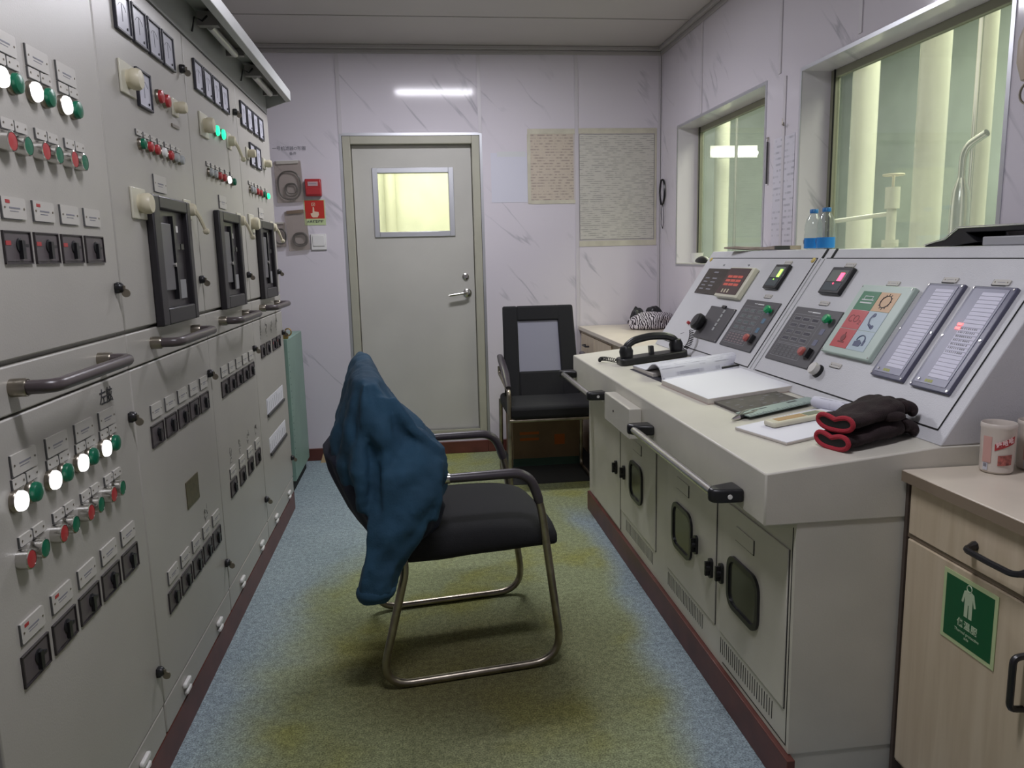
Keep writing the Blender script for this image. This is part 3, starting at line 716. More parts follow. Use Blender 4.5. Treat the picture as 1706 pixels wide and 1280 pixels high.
for k, (ya, lb) in enumerate(((2.58, 'unlit tube lamp under the hood above the third cabinet from the camera'), (3.24, 'unlit tube lamp under the hood above the farthest cabinet'), (1.92, 'unlit tube lamp under the hood above the second cabinet from the camera'))):
    t = thing('tube_lamp', lb, 'lamp', (-.64+.045, ya, 1.915), 'tube lamps under the hood')
    part('lamp_holder', MB().box(-.030, -.01, -.006, .030, .02, .034).box(-.030, .35, -.006, .030, .37, .034).box(-.026, 0, .020, .026, .37, .036), base('lamp_holder_grey', (.22, .21, .20), .5), t)
    part('lamp_tube', MB().cyl(.0125, .02, .35, 14, frame((0, 0, 0), (1, 0, 0), (0, 0, -1), (0, 1, 0))), DIMT, t)
    part('wire', MB().tube([(-.0, -.01, .02), (-.01, -.03, .0), (-.03, -.035, .01), (-.042, -.03, -.03)], .003, 6), BLACKP, t)

# teal box beyond the cabinets
t = thing('teal_wall_cabinet', 'narrow teal metal box standing between the switchboard and the back wall', 'box', (-.84, 4.02, 0))
tb = part('cabinet_body', MB().box(0, 0, .06, .170, .50, .805), TEAL, t, bev=.004)
mb = MB()
for k in range(18): mb.box(.1705, .03, .735-.034*k, .171, .034, .741-.034*k); 
for k in range(18): mb.box(.118+.0006*k, -.0012, .735-.034*k, .126+.0006*k, .0, .744-.034*k)
part('vent_holes', mb, DARK, tb)
mb = MB().box(.0, -.003, .06, .02, 0, .805).box(.155, -.003, .06, .170, 0, .805).box(.02, -.003, .785, .155, 0, .805)
part('door_rim', mb, TEAL, t)
part('foot', MB().box(.02, .02, 0, .05, .48, .06).box(.12, .02, 0, .15, .48, .06), DARK, t)
t = thing('brass_padlock', 'brass padlock and fitting on the top of the teal box', 'padlock', (-.68, 4.06, .806))
part('lock_body', MB().box(-.022, -.012, 0, .012, .012, .030), BRASS, t, bev=.004)
part('shackle', MB().tube([(.012+.016*cos(a*pi/8), 0, .034+.018*sin(a*pi/8)) for a in range(16)], .0035, 8, True), BRASS, t)
tag(part('wood_wedge', MB().prism([(0, 0), (.05, 0), (.05, .055), (.02, .06)], 0, .03, 'y'), base('light_wood', (.55, .40, .22), .6), None, (-.62, 4.60, 0)), 'small light wooden wedge on the floor beside the teal box', 'wedge')

# ================================================================ CONTROL CONSOLE
YN_, YF = 1.475, 3.475
CX, CYc = .775, 1.475
con = thing('control_console', 'long grey steel control console with sloped instrument panel', 'console', (0.775, 2.475, 0))
def cm(x=0, y=0, z=0): return I4((x-.775, y-2.475, z))
A0 = cm()
def cpart(name, mb, mat, parent=con, M=None, **k): return part(name, mb, mat, parent, A0 if M is None else M, **k)
# side profile (x,z)
ZF, SD = .741, .0985        # desk front height, desk tilt
xs, zs = 1.089, .779        # foot of the slope
xt, zt = 1.363, 1.197       # top of the slope
# body
mb = MB().prism([(.775, .09), (.775, .63), (1.489, .63), (1.489, .09)], YN_+.001, YF, 'y'); cpart('console_body', mb, CPAINT, smooth=False)
mb = MB().prism([(.782, 0), (.782, .09), (1.489, .09), (1.489, 0)], YN_+.003, YF-.002, 'y'); cpart('base_plinth', mb, CPAINT)
cpart('plinth_board', MB().box(.763, YN_-.02, 0, .782, YF, .088), KICK, label='red-brown painted kick board', bev=.002)
# desk slab
mb = MB().prism([(.701, .626), (.701, ZF), (xs, zs), (1.489, zs), (1.489, .626)], YN_-.002, YF, 'y'); cpart('desk_top', mb, CPAINT, bev=.004)
# upper housing with slope
mb = MB().prism([(xs, zs), (xt, zt), (1.489, zt), (1.489, zs)], YN_-.001, YF-.001, 'y'); cpart('slope_housing', mb, SLOPEP, bev=.003)
# slope frame: local x=-Y, y=up slope, z=out ; origin at (xs, YN_, zs)
SV = Vector((xt-xs, 0, zt-zs)).normalized(); NV = Vector((-SV.z, 0, SV.x))
def S(y, s, o=0):
    p = Vector((xs, y, zs)) + SV*s + NV*o - Vector((.775, 2.475, 0))
    return frame(p, (0, -1, 0), SV, NV)
SL = sqrt((xt-xs)**2+(zt-zs)**2)
# panels (recess line + plate)
for ya, yb in ((3.440, 2.488), (2.425, 1.509)):
    pn = cpart('instrument_panel', MB().box(0, .034, .0, ya-yb, .462, .0018), SLOPEP, con, S(ya, 0, .0005))
    mb = MB(); Lp = ya-yb
    mb.box(-.0025, .031, 0, Lp+.0025, .034, .0016).box(Lp, .034, 0, Lp+.0025, .462, .0016).box(-.0025, .462, 0, Lp+.0025, .4655, .0016)
    cpart('panel_gap', mb, DARK, con, S(ya, 0, .0005))
mb = MB()
for y in (2.475, 2.440): mb.box(-.0, .03, 0, .004, .465, .0022)
for y in (2.470, 2.442): cpart('seam_bead', MB().box(0, .03, 0, .005, .462, .0024), SLOPEP, con, S(y, 0, .0005))
for y in (2.460, 2.402): cpart('joint_strip', MB().box(0, SL-.035, 0, .010, SL, .003), DARK, con, S(y, 0, .0005))
def sp(name, y0, y1, s0, s1, th, mat, parent=con, bev=.002, M=None, o=.0022):
    """box instrument on the slope spanning Y y1..y0, s0..s1"""
    w_, h_ = y1-y0, s1-s0
    return part(name, MB().box(0, 0, 0, w_, h_, th), mat, parent, S(y1, s0, o), bev=bev), w_, h_
def sub(name, mb, mat, p, M=None, **k): return part(name, mb, mat, p, M, **k)
# dark screen
o, w_, h_ = sp('alarm_display', 3.130, 3.375, .281, .409, .004, SCREEN)
mb = MB()
for i in range(4):
    mb.box(.11, .022+.018*i, .004, .16, .028+.018*i, .0045)
    mb.box(.03, .022+.018*i, .004, .075, .028+.018*i, .0045)
mb.box(.09, .105, .004, .14, .112, .0045)
sub('screen_marks', mb, TEXTG, o)
# red display with raised frame
o, w_, h_ = sp('monitoring_display', 2.862, 3.095, .272, .409, .020, CREAMB, bev=.003)
fr = sub('display_face', MB().box(.008, .012, .020, w_-.026, h_-.006, .022), base('display_face_dark', (.06, .03, .032), .3), o)
mb = MB()
for i in range(3):
    for j in range(3): mb.box(.034+.050*i, .050+.018*j, .022, .078+.050*i, .061+.018*j, .0225)
sub('red_digits', mb, emis('red_led_digits', (.6, .10, .06), .35, (.3, .05, .04)), o)
mb = MB()
for i in range(3): mb.box(.055+.028*i, .018, .022, .066+.028*i, .034, .0228)
sub('display_keys', mb, CREAM, o)
# bar displays
def bar_disp(y0, y1, s0, s1, col, lbl):
    o, w_, h_ = sp('bar_indicator', y0, y1, s0, s1, .014, BLACKP, bev=.003)
    sub('indicator_window', MB().box(.012, h_*.45, .014, w_-.012, h_-.012, .0148), base('indicator_glass_'+lbl, (.20, .22, .20), .2), o)
    sub('lower_window', MB().box(.012, .010, .014, w_-.012, h_*.40, .0148), base('indicator_low_'+lbl, (.05, .07, .08), .3), o)
    sub('lit_bar', MB().box(w_*.60, h_*.47, .0148, w_*.78, h_-.022, .016), emis('lit_bar_'+lbl, col, 2.2), o)
    sub('lit_dot', MB().cyl(.003, .0148, .0165, 10, I4((w_*.52, h_*.36, 0))), emis('lit_dot_'+lbl, col, 1.2), o)
    return o
bar_disp(2.618, 2.722, .330, .430, (.35, .9, .10), 'green')
bar_disp(2.203, 2.322, .330, .424, (1.0, .08, .18), 'red')
# intercom panel
o, w_, h_ = sp('intercom_panel', 2.838, 3.085, .083, .232, .006, CHARC)
mb = MB()
for i in range(5): mb.box(.150, .045+.020*i, .006, .166, .058+.020*i, .008)
sub('intercom_keys', mb, base('pale_keys', (.35, .36, .36), .4), o)
mb = MB()
for x in (.006, w_-.006):
    for z in (.006, h_-.006): mb.cyl(.003, .006, .0075, 8, I4((x, z, 0)))
sub('screws', mb, STEEL, o)
sub('terminal', MB().box(.120, h_-.004, .006, .155, h_+.006, .012), BLACKP, o)
# two engine control panels
def engine_panel(y0, y1, s0, s1, coloured):
    o, w_, h_ = sp('engine_control_panel', y0, y1, s0, s1, .005, CHARC)
    text('panel_title', '▪▪▪▪ ▬▬▬▬', .012, TEXTW, o, (w_*.45, h_-.014, .0052))
    mb = MB(); mb2 = MB(); mb3 = MB()
    def rect(mb, x0, y0, x1, y1, t=.0009, z=.005):
        mb.box(x0, y0, z, x1, y0+t, z+.0003).box(x0, y1-t, z, x1, y1, z+.0003).box(x0, y0, z, x0+t, y1, z+.0003).box(x1-t, y0, z, x1, y1, z+.0003)
    rect(mb, .020, .066, w_*.72, h_-.026); rect(mb, .020, .016, w_*.72, .062)
    for j in range(4):
        for i in range(3):
            x = .030 + i*.056; y = .076 + j*.024
            rect(mb, x, y, x+.042, y+.014)
    for j in range(4):
        for i in range(6): mb3.box(.028+i*.027, .021+j*.010, .005, .046+i*.027, .026+j*.010, .0056)
    sub('panel_lines', mb, base('panel_line_'+str(coloured), (.34, .34, .36), .5), o)
    mw = base('panel_window_'+str(coloured), (.10, .13, .13) if coloured else (.035, .035, .05), .25)
    w0 = sub('meter_window', MB().box(.004, .003, .005, .038, .011, .0054), mw, o, (.030, .076, 0))
    for j in range(4):
        for i in range(3):
            if i or j: copy(w0, o, I4((.030+i*.056, .076+j*.024, 0)))
    sub('panel_keys', mb3, base('panel_key_'+str(coloured), (.22, .16, .17) if coloured else (.10, .10, .11), .4), o)
    mb = MB()
    for i in range(3): mb.box(w_*.80, .075+.038*i, .005, w_*.88, .095+.038*i, .0056)
    sub('blue_keys', mb, base('blue_key_'+str(coloured), (.08, .17, .26) if coloured else (.12, .13, .20), .4), o)
    Bn = MB().lathe([(.008, 0), (.008, .010), (.0145, .012), (.0145, .018), (.011, .023), (0, .024)], 18)
    sub('green_push_button', Bn, base('bright_green_'+str(coloured), (0, .30, .10), .3), o, (w_*.87, h_-.036, .005))
    Bn = MB().lathe([(.008, 0), (.008, .010), (.0145, .012), (.0145, .018), (.011, .023), (0, .024)], 18)
    sub('red_push_button', Bn, base('pink_red_'+str(coloured), (.42, .09, .08), .35), o, (w_*.80, .045, .005))
    sub('button_guard', MB().box(w_*.80+.016, .032, .005, w_*.80+.030, .062, .020), BLACKP, o)
    return o
engine_panel(2.525, 2.800, .082, .281, True)
engine_panel(2.126, 2.407, .081, .278, False)
# sign board with six tiles
o, w_, h_ = sp('mimic_sign_board', 1.860, 2.100, .144, .367, .016, base('pale_green_board', (.46, .56, .50), .35), bev=.003)
tiles = [('green_tile', (.0, .16, .05), 0, 2), ('tan_tile', (.58, .36, .18), 1, 2), ('red_tile', (.50, .05, .05), 0, 1), ('blue_tile', (.42, .52, .58), 1, 1), ('red_tile', (.50, .05, .05), 0, 0), ('blue_tile', (.42, .52, .58), 1, 0)]
tx0, tw, ty0, thh = .030, .086, .020, .061
for nm, c, i, j in tiles:
    m_ = MATS.get('tile_'+nm) or base('tile_'+nm, c, .35)
    sub(nm, MB().box(tx0+tw*i, ty0+thh*j, .016, tx0+tw*(i+1)-.002, ty0+thh*(j+1)-.002, .0170), m_, o)
def icon(name, mb, mat, i, j, p=o): return sub(name, mb, mat, p, (tx0+tw*(i+.5), ty0+thh*(j+.5), .0172))
mb = MB().box(-.028, -.010, 0, .028, -.006, .0006).box(-.028, 0, 0, .028, .003, .0006).box(-.020, .012, 0, .020, .014, .0006).box(-.020, .003, 0, -.018, .012, .0006).box(.018, .003, 0, .020, .012, .0006)
icon('white_symbol', mb, TEXTW, 0, 2)
mb = MB().tube([(.021*cos(a*pi/10), .018*sin(a*pi/10), .0004) for a in range(20)], .0013, 5, True)
for a in range(12): mb.box(-.0012, .0195, 0, .0012, .0245, .0006, RZ(a*30))
icon('gear_symbol', mb, TEXT, 1, 2)
mb = MB().tube([(.020*cos(a*pi/10)-.0, .018*sin(a*pi/10), .0004) for a in range(5, 16)], .0014, 5).tube([(.020*cos(a*pi/10), .018*sin(a*pi/10), .0004) for a in range(-4, 5)], .0014, 5)
DRED = base('dark_red_print', (.20, .01, .01), .5)
icon('co2_symbol', MB(), DRED, 0, 1) if False else text('co2_text', 'CO₂', .034, DRED, o, (tx0+tw*.5, ty0+thh*1.5, .0172))
NAVY = base('navy_print', (.04, .06, .14), .4)
icon('telephone_symbol', MB().tube([(-.012, .019, .0004), (-.019, .006, .0004), (-.012, -.010, .0004), (.008, -.019, .0004)], [.0045, .003, .003, .0045], 8, flat=.2).lathe([(.0065, 0), (.0065, .0008)], 12, I4((-.009, .018, 0))).lathe([(.0065, 0), (.0065, .0008)], 12, I4((.010, -.018, 0))), NAVY, 1, 1)
icon('bell_symbol', MB().lathe([(.011, 0), (.011, .0008)], 16).box(-.015, -.015, 0, .015, -.011, .0008).box(-.002, .010, 0, .002, .018, .0008), DRED, 0, 0)
icon('headset_symbol', MB().tube([(.018*cos(a*pi/10), .016*sin(a*pi/10), .0004) for a in range(0, 11)], .0016, 5).prism([(-.022, -.018), (.006, -.018), (.010, -.006), (-.004, .002), (-.024, -.004)], 0, .0008).box(.014, -.014, 0, .022, .002, .0008), NAVY, 1, 0)
mb = MB()
for x in (.007, w_-.007):
    for z in (.007, h_-.007): mb.cyl(.0025, .016, .0175, 8, I4((x, z, 0)))
sub('screws', mb, STEEL, o)
# two alarm lists
def alarm_list(y0, y1, s0, s1, lit):
    o, w_, h_ = sp('alarm_list_panel', y0, y1, s0, s1, .010, base('violet_grey_frame_%d' % lit, (.10, .10, .155), .35), bev=.002)
    sub('inner_backing', MB().box(.010, .012, .010, w_-.016, h_-.008, .0112), base('list_backing_%d' % lit, (.30, .30, .38), .4), o)
    n_ = 22; hh = (h_-.046)/n_; mb = MB()
    for i in range(n_): mb.box(w_*.33, .030+hh*i, .0112, w_-.022, .030+hh*(i+1)-.0014, .0120)
    st = sub('label_strips', mb, base('strip_paper_%d' % lit, (.66, .65, .76), .5), o)
    if lit:
        mb = MB(); rnd = random.Random(4)
        for i in range(6, 13):
            for k in range(9): mb.box(w_*.36+.0062*k, .034+hh*i, .0120, w_*.36+.0062*k+rnd.uniform(.002, .005), .034+hh*i+hh*.4, .0122)
        sub('strip_text', mb, TEXTG, o)
        mb = MB()
        for i in (12, 13): mb.box(w_*.24, .032+hh*i, .0112, w_*.36, .032+hh*i+.006, .0135)
        sub('red_led', mb, emis('red_led', (1, .12, .12), 2.0), o)
    text('maker_mark', '≋ SKF' if False else '■■■', .010, TEXTY, o, (w_*.42, .019, .0113))
    mb = MB()
    for x in (.005, w_-.006):
        for z in (.006, h_*.5, h_-.006): mb.cyl(.0028, .010, .0118, 8, I4((x, z, 0)))
    mb.cyl(.003, .0112, .014, 8, I4((w_*.18, .020, 0)))
    sub('screws', mb, STEEL, o)
    return o
alarm_list(1.698, 1.829, .114, .386, 0)
alarm_list(1.533, 1.667, .112, .384, 1)
# rotary knob
o = part('rotary_knob', MB().lathe([(.020, 0), (.020, .006), (.017, .010)], 24), BLACKP, con, S(2.068, .085, .0022))
sub('knob_cap', MB().lathe([(.016, .006), (.0185, .020), (.0165, .026), (0, .026)], 24), base('knob_silver', (.62, .60, .57), .35, .3), o)
# label plates
def lab(y, s): copy(LAB_CON, con, S(y+.026, s, .0022))
for y, s in ((2.665, .436), (2.255, .431), (1.985, .375), (1.770, .393), (1.600, .392), (2.655, .296), (2.262, .293)): lab(y, s)
o = copy(LAB_CON, con, S(2.03, .108, .0022))
mk_ = part('panel_marks', MB().box(0, 0, 0, .018, .003, .0006).box(.004, -.006, 0, .022, -.003, .0006), TEXT, con, S(3.25, .430, .0022))
part('panel_marks', MB().box(0, 0, 0, .010, .003, .0006).box(.012, -.004, 0, .018, .004, .0006), TEXT, con, S(3.00, .430, .0022))
part('handwriting', MB().tube([(0, 0, .0005), (.03, .01, .0005)], .0008, 4).tube([(.01, -.03, .0005), (.04, -.02, .0005)], .0008, 4).tube([(-.02, -.05, .0005), (.01, -.035, .0005)], .0008, 4), INK, con, S(3.24, .08, .0022))
for y in (3.425, 2.502): part('yellow_plug', MB().lathe([(.010, 0), (.010, .003), (.006, .005), (0, .005)], 16), YELL, con, S(y, .455, .0022))
# small selector lamps left of the intercom
for y in (3.215, 3.170): part('toggle_button', MB().lathe([(.007, 0), (.007, .012), (0, .013)], 12), RED if y > 3.2 else GREEN, con, S(y, .136, .0022))
# handset cradle disc on the slope: black round hanging speaker
t = thing('intercom_receiver', 'round black receiver hanging on the sloped panel by the intercom', 'receiver', A0)
t.matrix_world = I4((.775, 2.475, 0)) @ S(3.062, .142, .009)
part('receiver_body', MB().lathe([(.012, 0), (.030, .004), (.036, .014), (.036, .030), (.028, .038), (0, .040)], 24), BLACKP, t)
# coiled cord from telephone up to the panel
# ---- console doors and fronts (local frame facing -X)
def Fd(y, z, o=0): return frame((.775-.775-o, y-2.475, z), (0, -1, 0), (0, 0, 1), (-1, 0, 0))
def cdoor(ya, yb, z0, z1, win, plate, knobs, wl=True):
    """door from Y=ya (left in view) to yb"""
    L = ya-yb
    o = part('console_door', MB().box(.0015, 0, 0, L-.0015, z1-z0, .004), CPAINT, con, Fd(ya, z0), bev=.0015)
    gp = MB().box(-.001, 0, 0, .0015, z1-z0, .0012).box(0, -.002, 0, L, 0, .0012).box(L-.0015, 0, 0, L+.001, z1-z0, .0012)
    sub('door_gap', gp, DARK, o)
    if win:
        wy, wz0, wz1, ww = win
        cx_, cz_ = ya-wy, (wz0+wz1)/2-z0; hh = wz1-wz0
        ri, ro = rrect(ww-.026, hh-.026, .030, 6), rrect(ww, hh, .040, 6)
        n_ = len(ri); mb = MB()
        vs = [(p[0], p[1], .004) for p in ro]+[(p[0], p[1], .011) for p in ro]+[(p[0], p[1], .011) for p in ri]+[(p[0], p[1], .004) for p in ri]
        fs = []
        for k in range(3):
            for i in range(n_): fs.append((k*n_+i, k*n_+(i+1) % n_, (k+1)*n_+(i+1) % n_, (k+1)*n_+i))
        mb.add(vs, fs)
        wf = sub('inspection_window', mb, BLACKP, o, (cx_, cz_, 0))
        sub('window_pane', MB().prism(rrect(ww-.024, hh-.024, .030, 6), .0045, .006), base('smoked_pane_%d' % int(wy*100), (.055, .058, .05), .12, var=.2, vscale=9), wf)
    if plate:
        py, pz = plate
        sub('blank_plate', MB().prism(rrect(.105, .036, .003, 2), .004, .0062), CPAINT, o, (ya-py, pz-z0, 0))
        sub('plate_edge_shadow', MB().box(.0535, -.018, .004, .055, .018, .0058).box(-.052, -.0195, .004, .055, -.018, .0058), DARK, o, (ya-py, pz-z0, 0))  # shadow line of the plate, modelled as dark strips right and below
    for ky, kz in knobs:
        kn = sub('door_latch', MB().prism(rrect(.022, .055, .008, 4), .004, .012), BLACKP, o, (ya-ky, kz-z0, 0))
        sub('latch_turn', MB().lathe([(.010, .012), (.010, .022), (0, .023)], 14).box(-.004, -.020, .012, .004, .020, .024), BLACKP, kn)
    return o
cdoor(3.36, 2.905, .100, .600, None, None, [(2.955, .345)])
cdoor(2.895, 2.440, .187, .560, (2.670, .292, .438, .165), (2.66, .500), [(2.835, .357)])
cdoor(2.316, 1.905, .187, .560, (2.168, .288, .436, .175), (2.170, .500), [(2.046, .363), (1.930, .340)])
cdoor(1.870, 1.500, .187, .560, (1.722, .292, .434, .185), (1.722, .499), [(1.866-.010, .356)])
for ya, yb in ((2.83, 2.47), (2.316, 1.995), (1.872, 1.552)):
    mb = MB(); n_ = 24
    for i in range(n_): x = (ya-yb)*(i+.5)/n_; mb.box(x-.0012, 0, 0, x+.0012, .044, .0008)
    part('vent_slots', mb, DARK, con, Fd(ya, .125))
part('panel_seam', MB().box(0, 0, 0, .002, .51, .001).box(-.36, -.001, 0, .002, .001, .001), DARK, con, Fd(1.490, .104))
# hand rails
def rail(ya, yb):
    L = ya-yb; o = part('hand_rail', MB().cyl(.0115, .015, L-.015, 18, frame((0, 0, .058), (0, 1, 0), (0, 0, 1), (1, 0, 0))), STEEL, con, frame((.701-.775, ya-2.475, .662), (0, -1, 0), (0, 0, 1), (-1, 0, 0)))
    for x, sgn in ((0, 1), (L, -1)):
        mb = MB(); pr = [(-.028*sgn, 0), (.040*sgn, 0), (.030*sgn, .030), (.018*sgn, .062), (.0, .076), (-.018*sgn, .072), (-.024*sgn, .055)]
        vs = [(x+a, -.016, b) for a, b in pr]+[(x+a, .016, b) for a, b in pr]; n_ = len(pr)
        mb.add(vs, [tuple(range(n_)), tuple(reversed(range(n_, 2*n_)))]+[(i, (i+1) % n_, n_+(i+1) % n_, n_+i) for i in range(n_)])
        b_ = part('rail_bracket', mb, BLACKP, o, bev=.007, seg=3)
        mb = MB().cyl(.0055, 0, .002, 10, frame((x+.004*sgn-0, -.016, .034), (1, 0, 0), (0, 0, 1), (0, -1, 0)))
        mb.cyl(.0055, 0, .002, 10, frame((x-.027*sgn, 0, .034), (0, 1, 0), (0, 0, 1), (-1 if sgn > 0 else 1, 0, 0)))
        part('bracket_screw', mb, WHITE, b_)
    return o
rail(3.43, 2.86); rail(2.27, 1.60)
# small box fixed under the desk edge
o = part('junction_box', MB().box(0, 0, 0, .33, .100, .042), CPAINT, con, frame((.701-.775, 2.70-2.475, .604), (0, -1, 0), (0, 0, 1), (-1, 0, 0)), bev=.003)
sub('box_screw', MB().cyl(.004, .042, .044, 8, I4((.13, .055, 0))), DARK, o)

# ================================================================ THINGS ON THE CONSOLE
def dz(x): return ZF + (x-.701)*SD
def D(x, y, rz=0, off=.0005):
    a = math.atan(SD)
    return I4((x, y, dz(x)+off)) @ RY(-math.degrees(a)) @ RZ(rz)
# telephone handset in cradle
t = thing('telephone_handset', 'black telephone handset lying in its cradle on the console desk', 'telephone', D(.940, 3.035, 2) @ Matrix.Diagonal((1.05, 1.15, 1.2, 1)))
part('cradle', MB().prism(rrect(.27, .085, .02, 4), 0, .022), BLACKP, t, bev=.004)
mb = MB(); pth = [(-.105, 0, .035), (-.100, 0, .058), (-.070, 0, .076), (0, 0, .084), (.070, 0, .076), (.100, 0, .060), (.108, 0, .040)]
mb.tube(fillet(pth, .03, 4), .013, 12)
hs = part('handset', mb, BLACKP, t)
for sx_ in (-.100, .102): part('ear_cap', MB().lathe([(.024, -.022), (.027, 0), (.020, .016), (0, .020)], 20, I4((sx_, 0, .044))), BLACKP, hs)
part('hook', MB().box(-.008, -.01, .022, .008, .01, .050), BLACKP, t)
def coil(p0, p1, sag, r=.006, turns=26, wire=.0017, name='coiled_cord', mat=BLACKP, parent=None, M=None):
    p0, p1 = Vector(p0), Vector(p1); pts = []; N_ = turns*10
    ax = (p1-p0).normalized(); u = ax.cross(Vector((0, 0, 1))); u.normalize(); v = ax.cross(u)
    for i in range(N_+1):
        s = i/N_; c = p0.lerp(p1, s) + Vector(sag)*4*s*(1-s); a = 2*pi*turns*s
        pts.append(c + r*(cos(a)*u + sin(a)*v))
    return part(name, MB().tube(pts, wire, 5), mat, parent, M)
c1 = coil((1.075, 3.03, .805), (1.110, 3.050, .880), (.0, -.03, .0), .009, 12); tag(c1, 'black coiled cord rising from the handset to the round receiver', 'cord')
c2 = coil((.752, 3.16, .757), (.800, 3.055, .765), (-.01, .03, .004), .008, 14); tag(c2, 'black coiled cord curled at the left end of the handset cradle', 'cord')
# books
def book(name, label, pts, th, open_=False):
    pass
def sheet(name, label, x, y, rz, wx, wy, th, mats=(PAPER, PAGEED), cat='notebook', text_=None):
    t = thing(name, label, cat, D(x, y, rz))
    part('page_block', MB().box(-wx/2, -wy/2, .001, wx/2, wy/2, th), mats[1], t, bev=.001)
    part('top_page', MB().box(-wx/2+.001, -wy/2+.001, th, wx/2-.001, wy/2-.001, th+.0008), mats[0], t)
    part('cover', MB().box(-wx/2-.002, -wy/2-.002, 0, wx/2+.002, wy/2+.002, .0012), base(name+'_cover_%d' % int(x*1000), (.45, .35, .32), .6), t)
    return t
# open log book with curled page
t = thing('open_log_book', 'thick open log book with curled-over pages beside the telephone handset', 'book', D(1.0, 2.70, 3))
part('page_block', MB().box(-.17, -.02, .001, .19, .20, .014), PAGEED, t, bev=.001)
part('cover', MB().box(-.18, -.20, 0, .20, .21, .001), base('book_cover_black', (.03, .03, .04), .5), t)
prof = [(p.x, p.y) for p in fillet([(.20, .015, 0), (.04, .019, 0), (-.005, .046, 0), (-.055, .056, 0), (-.100, .046, 0), (-.112, .003, 0)], .05, 6)]
N_ = len(prof); mb = MB(); rings = []
for x in (-.17, -.05, .08, .20):
    rings.append([(x, y, z) for y, z in prof] + [(x, y+.004, z-.004 if z > .006 else .001) for y, z in reversed(prof)])
mb.loft(rings); part('curled_pages', mb, PRINTBOOK, t, ang=60)
part('right_page', MB().box(-.165, -.200, .001, .185, -.100, .010), PRINTBOOK, t, bev=.002)
sheet('white_notebook', 'blank white notebook lying open-side up in the middle of the console desk', .975, 2.340, 3, .30, .38, .016)
# pen
t = thing('ballpoint_pen', 'dark ballpoint pen at the edge of the open log book', 'pen', D(1.085, 2.555, 10, .020))
part('barrel', MB().tube([(-.045, 0, .004), (.045, 0, .004)], .0042, 8), BLACKP, t)
part('cap', MB().tube([(.045, 0, .004), (.062, 0, .004)], .0036, 8), WHITE, t)
# dark folder, clipboard with notes
DFOLD = base('brown_black_folder', (.07, .06, .055), .5, var=.4, vscale=40)
t = thing('dark_folder', 'dark brown printed folder lying beside the white notebook', 'folder', D(.955, 2.060, 3))
part('cover', MB().box(-.10, -.085, 0, .10, .085, .008), DFOLD, t, bev=.002)
mb = MB(); rnd = random.Random(5)
for k in range(16): x_ = rnd.uniform(-.08, .08); y_ = rnd.uniform(-.06, .06); mb.box(x_, y_, .008, x_+.012, y_+.004, .0084)
part('printed_marks', mb, TEXTG, t)
t = thing('paper_pad', 'white paper pad on the desk under the calculator', 'paper pad', D(.935, 1.765, 12))
part('pad_sheets', MB().box(-.13, -.10, 0, .16, .10, .006), PAGEED, t, bev=.001)
part('top_sheet', MB().box(-.129, -.099, .006, .159, .099, .0072), PAPER, t)
t = thing('clear_ruler', 'pale green plastic ruler with black marks lying across the dark folder', 'ruler', D(.965, 1.960, 14, .009))
part('ruler_body', MB().box(-.12, -.030, 0, .12, .030, .003), base('green_grey_plastic', (.28, .36, .34), .3), t)
mb = MB()
for k in range(24): mb.box(-.11+.009*k, -.029, .003, -.1085+.009*k, -.020 if k % 5 else -.014, .0034)
mb.box(-.08, .012, .003, -.03, .018, .0034).box(.04, .010, .003, .07, .020, .0034)
part('ruler_marks', mb, TEXT, t)
t = thing('folding_pliers', 'small black pliers lying at the near tip of the ruler', 'pliers', D(.835, 1.925, 35, .002))
part('plier_handle', MB().tube([(0, 0, .006), (.04, .012, .006), (.085, .008, .006)], [.006, .007, .005], 8), BLACKP, t)
part('plier_handle', MB().tube([(0, 0, .006), (.04, -.014, .006), (.085, -.012, .006)], [.006, .007, .005], 8), BLACKP, t)
part('plier_jaw', MB().tube([(0, 0, .006), (-.025, .003, .005)], [.008, .003], 8), STEEL, t)
t = thing('calculator', 'cream pocket calculator with a brown screen strip on the paper pad', 'calculator', D(.935, 1.800, 8, .0085))
part('calculator_body', MB().prism(rrect(.165, .050, .010, 4), 0, .013), base('cream_body', (.60, .57, .44), .4), t, bev=.004)
part('brown_strip', MB().box(-.060, -.012, .013, .020, .016, .0136), base('brown_strip', (.42, .27, .12), .5), t)
part('display_window', MB().box(.024, -.012, .013, .066, .016, .0138), base('lcd_grey', (.20, .23, .15), .3), t)
t = thing('rolled_paper', 'loosely rolled white sheet behind the red-cuffed gloves', 'paper', D(1.075, 1.83, -78))
mb = MB(); rings = []
for k, x in enumerate((-.10, -.04, .04, .10)):
    rings.append([(x, (.012+.0012*i)*cos(i*.6)*1.0, .020+(.012+.0012*i)*sin(i*.6)*.9) for i in range(9)] + [(x, (.011+.0012*i)*cos(i*.6), .020+(.011+.0012*i)*sin(i*.6)*.9) for i in reversed(range(9))])
mb.loft(rings); part('sheet', mb, PRINTBOOK, t)
part('flat_sheet', MB().box(-.09, -.16, .0, .10, .0, .0015), PRINTBOOK, t)
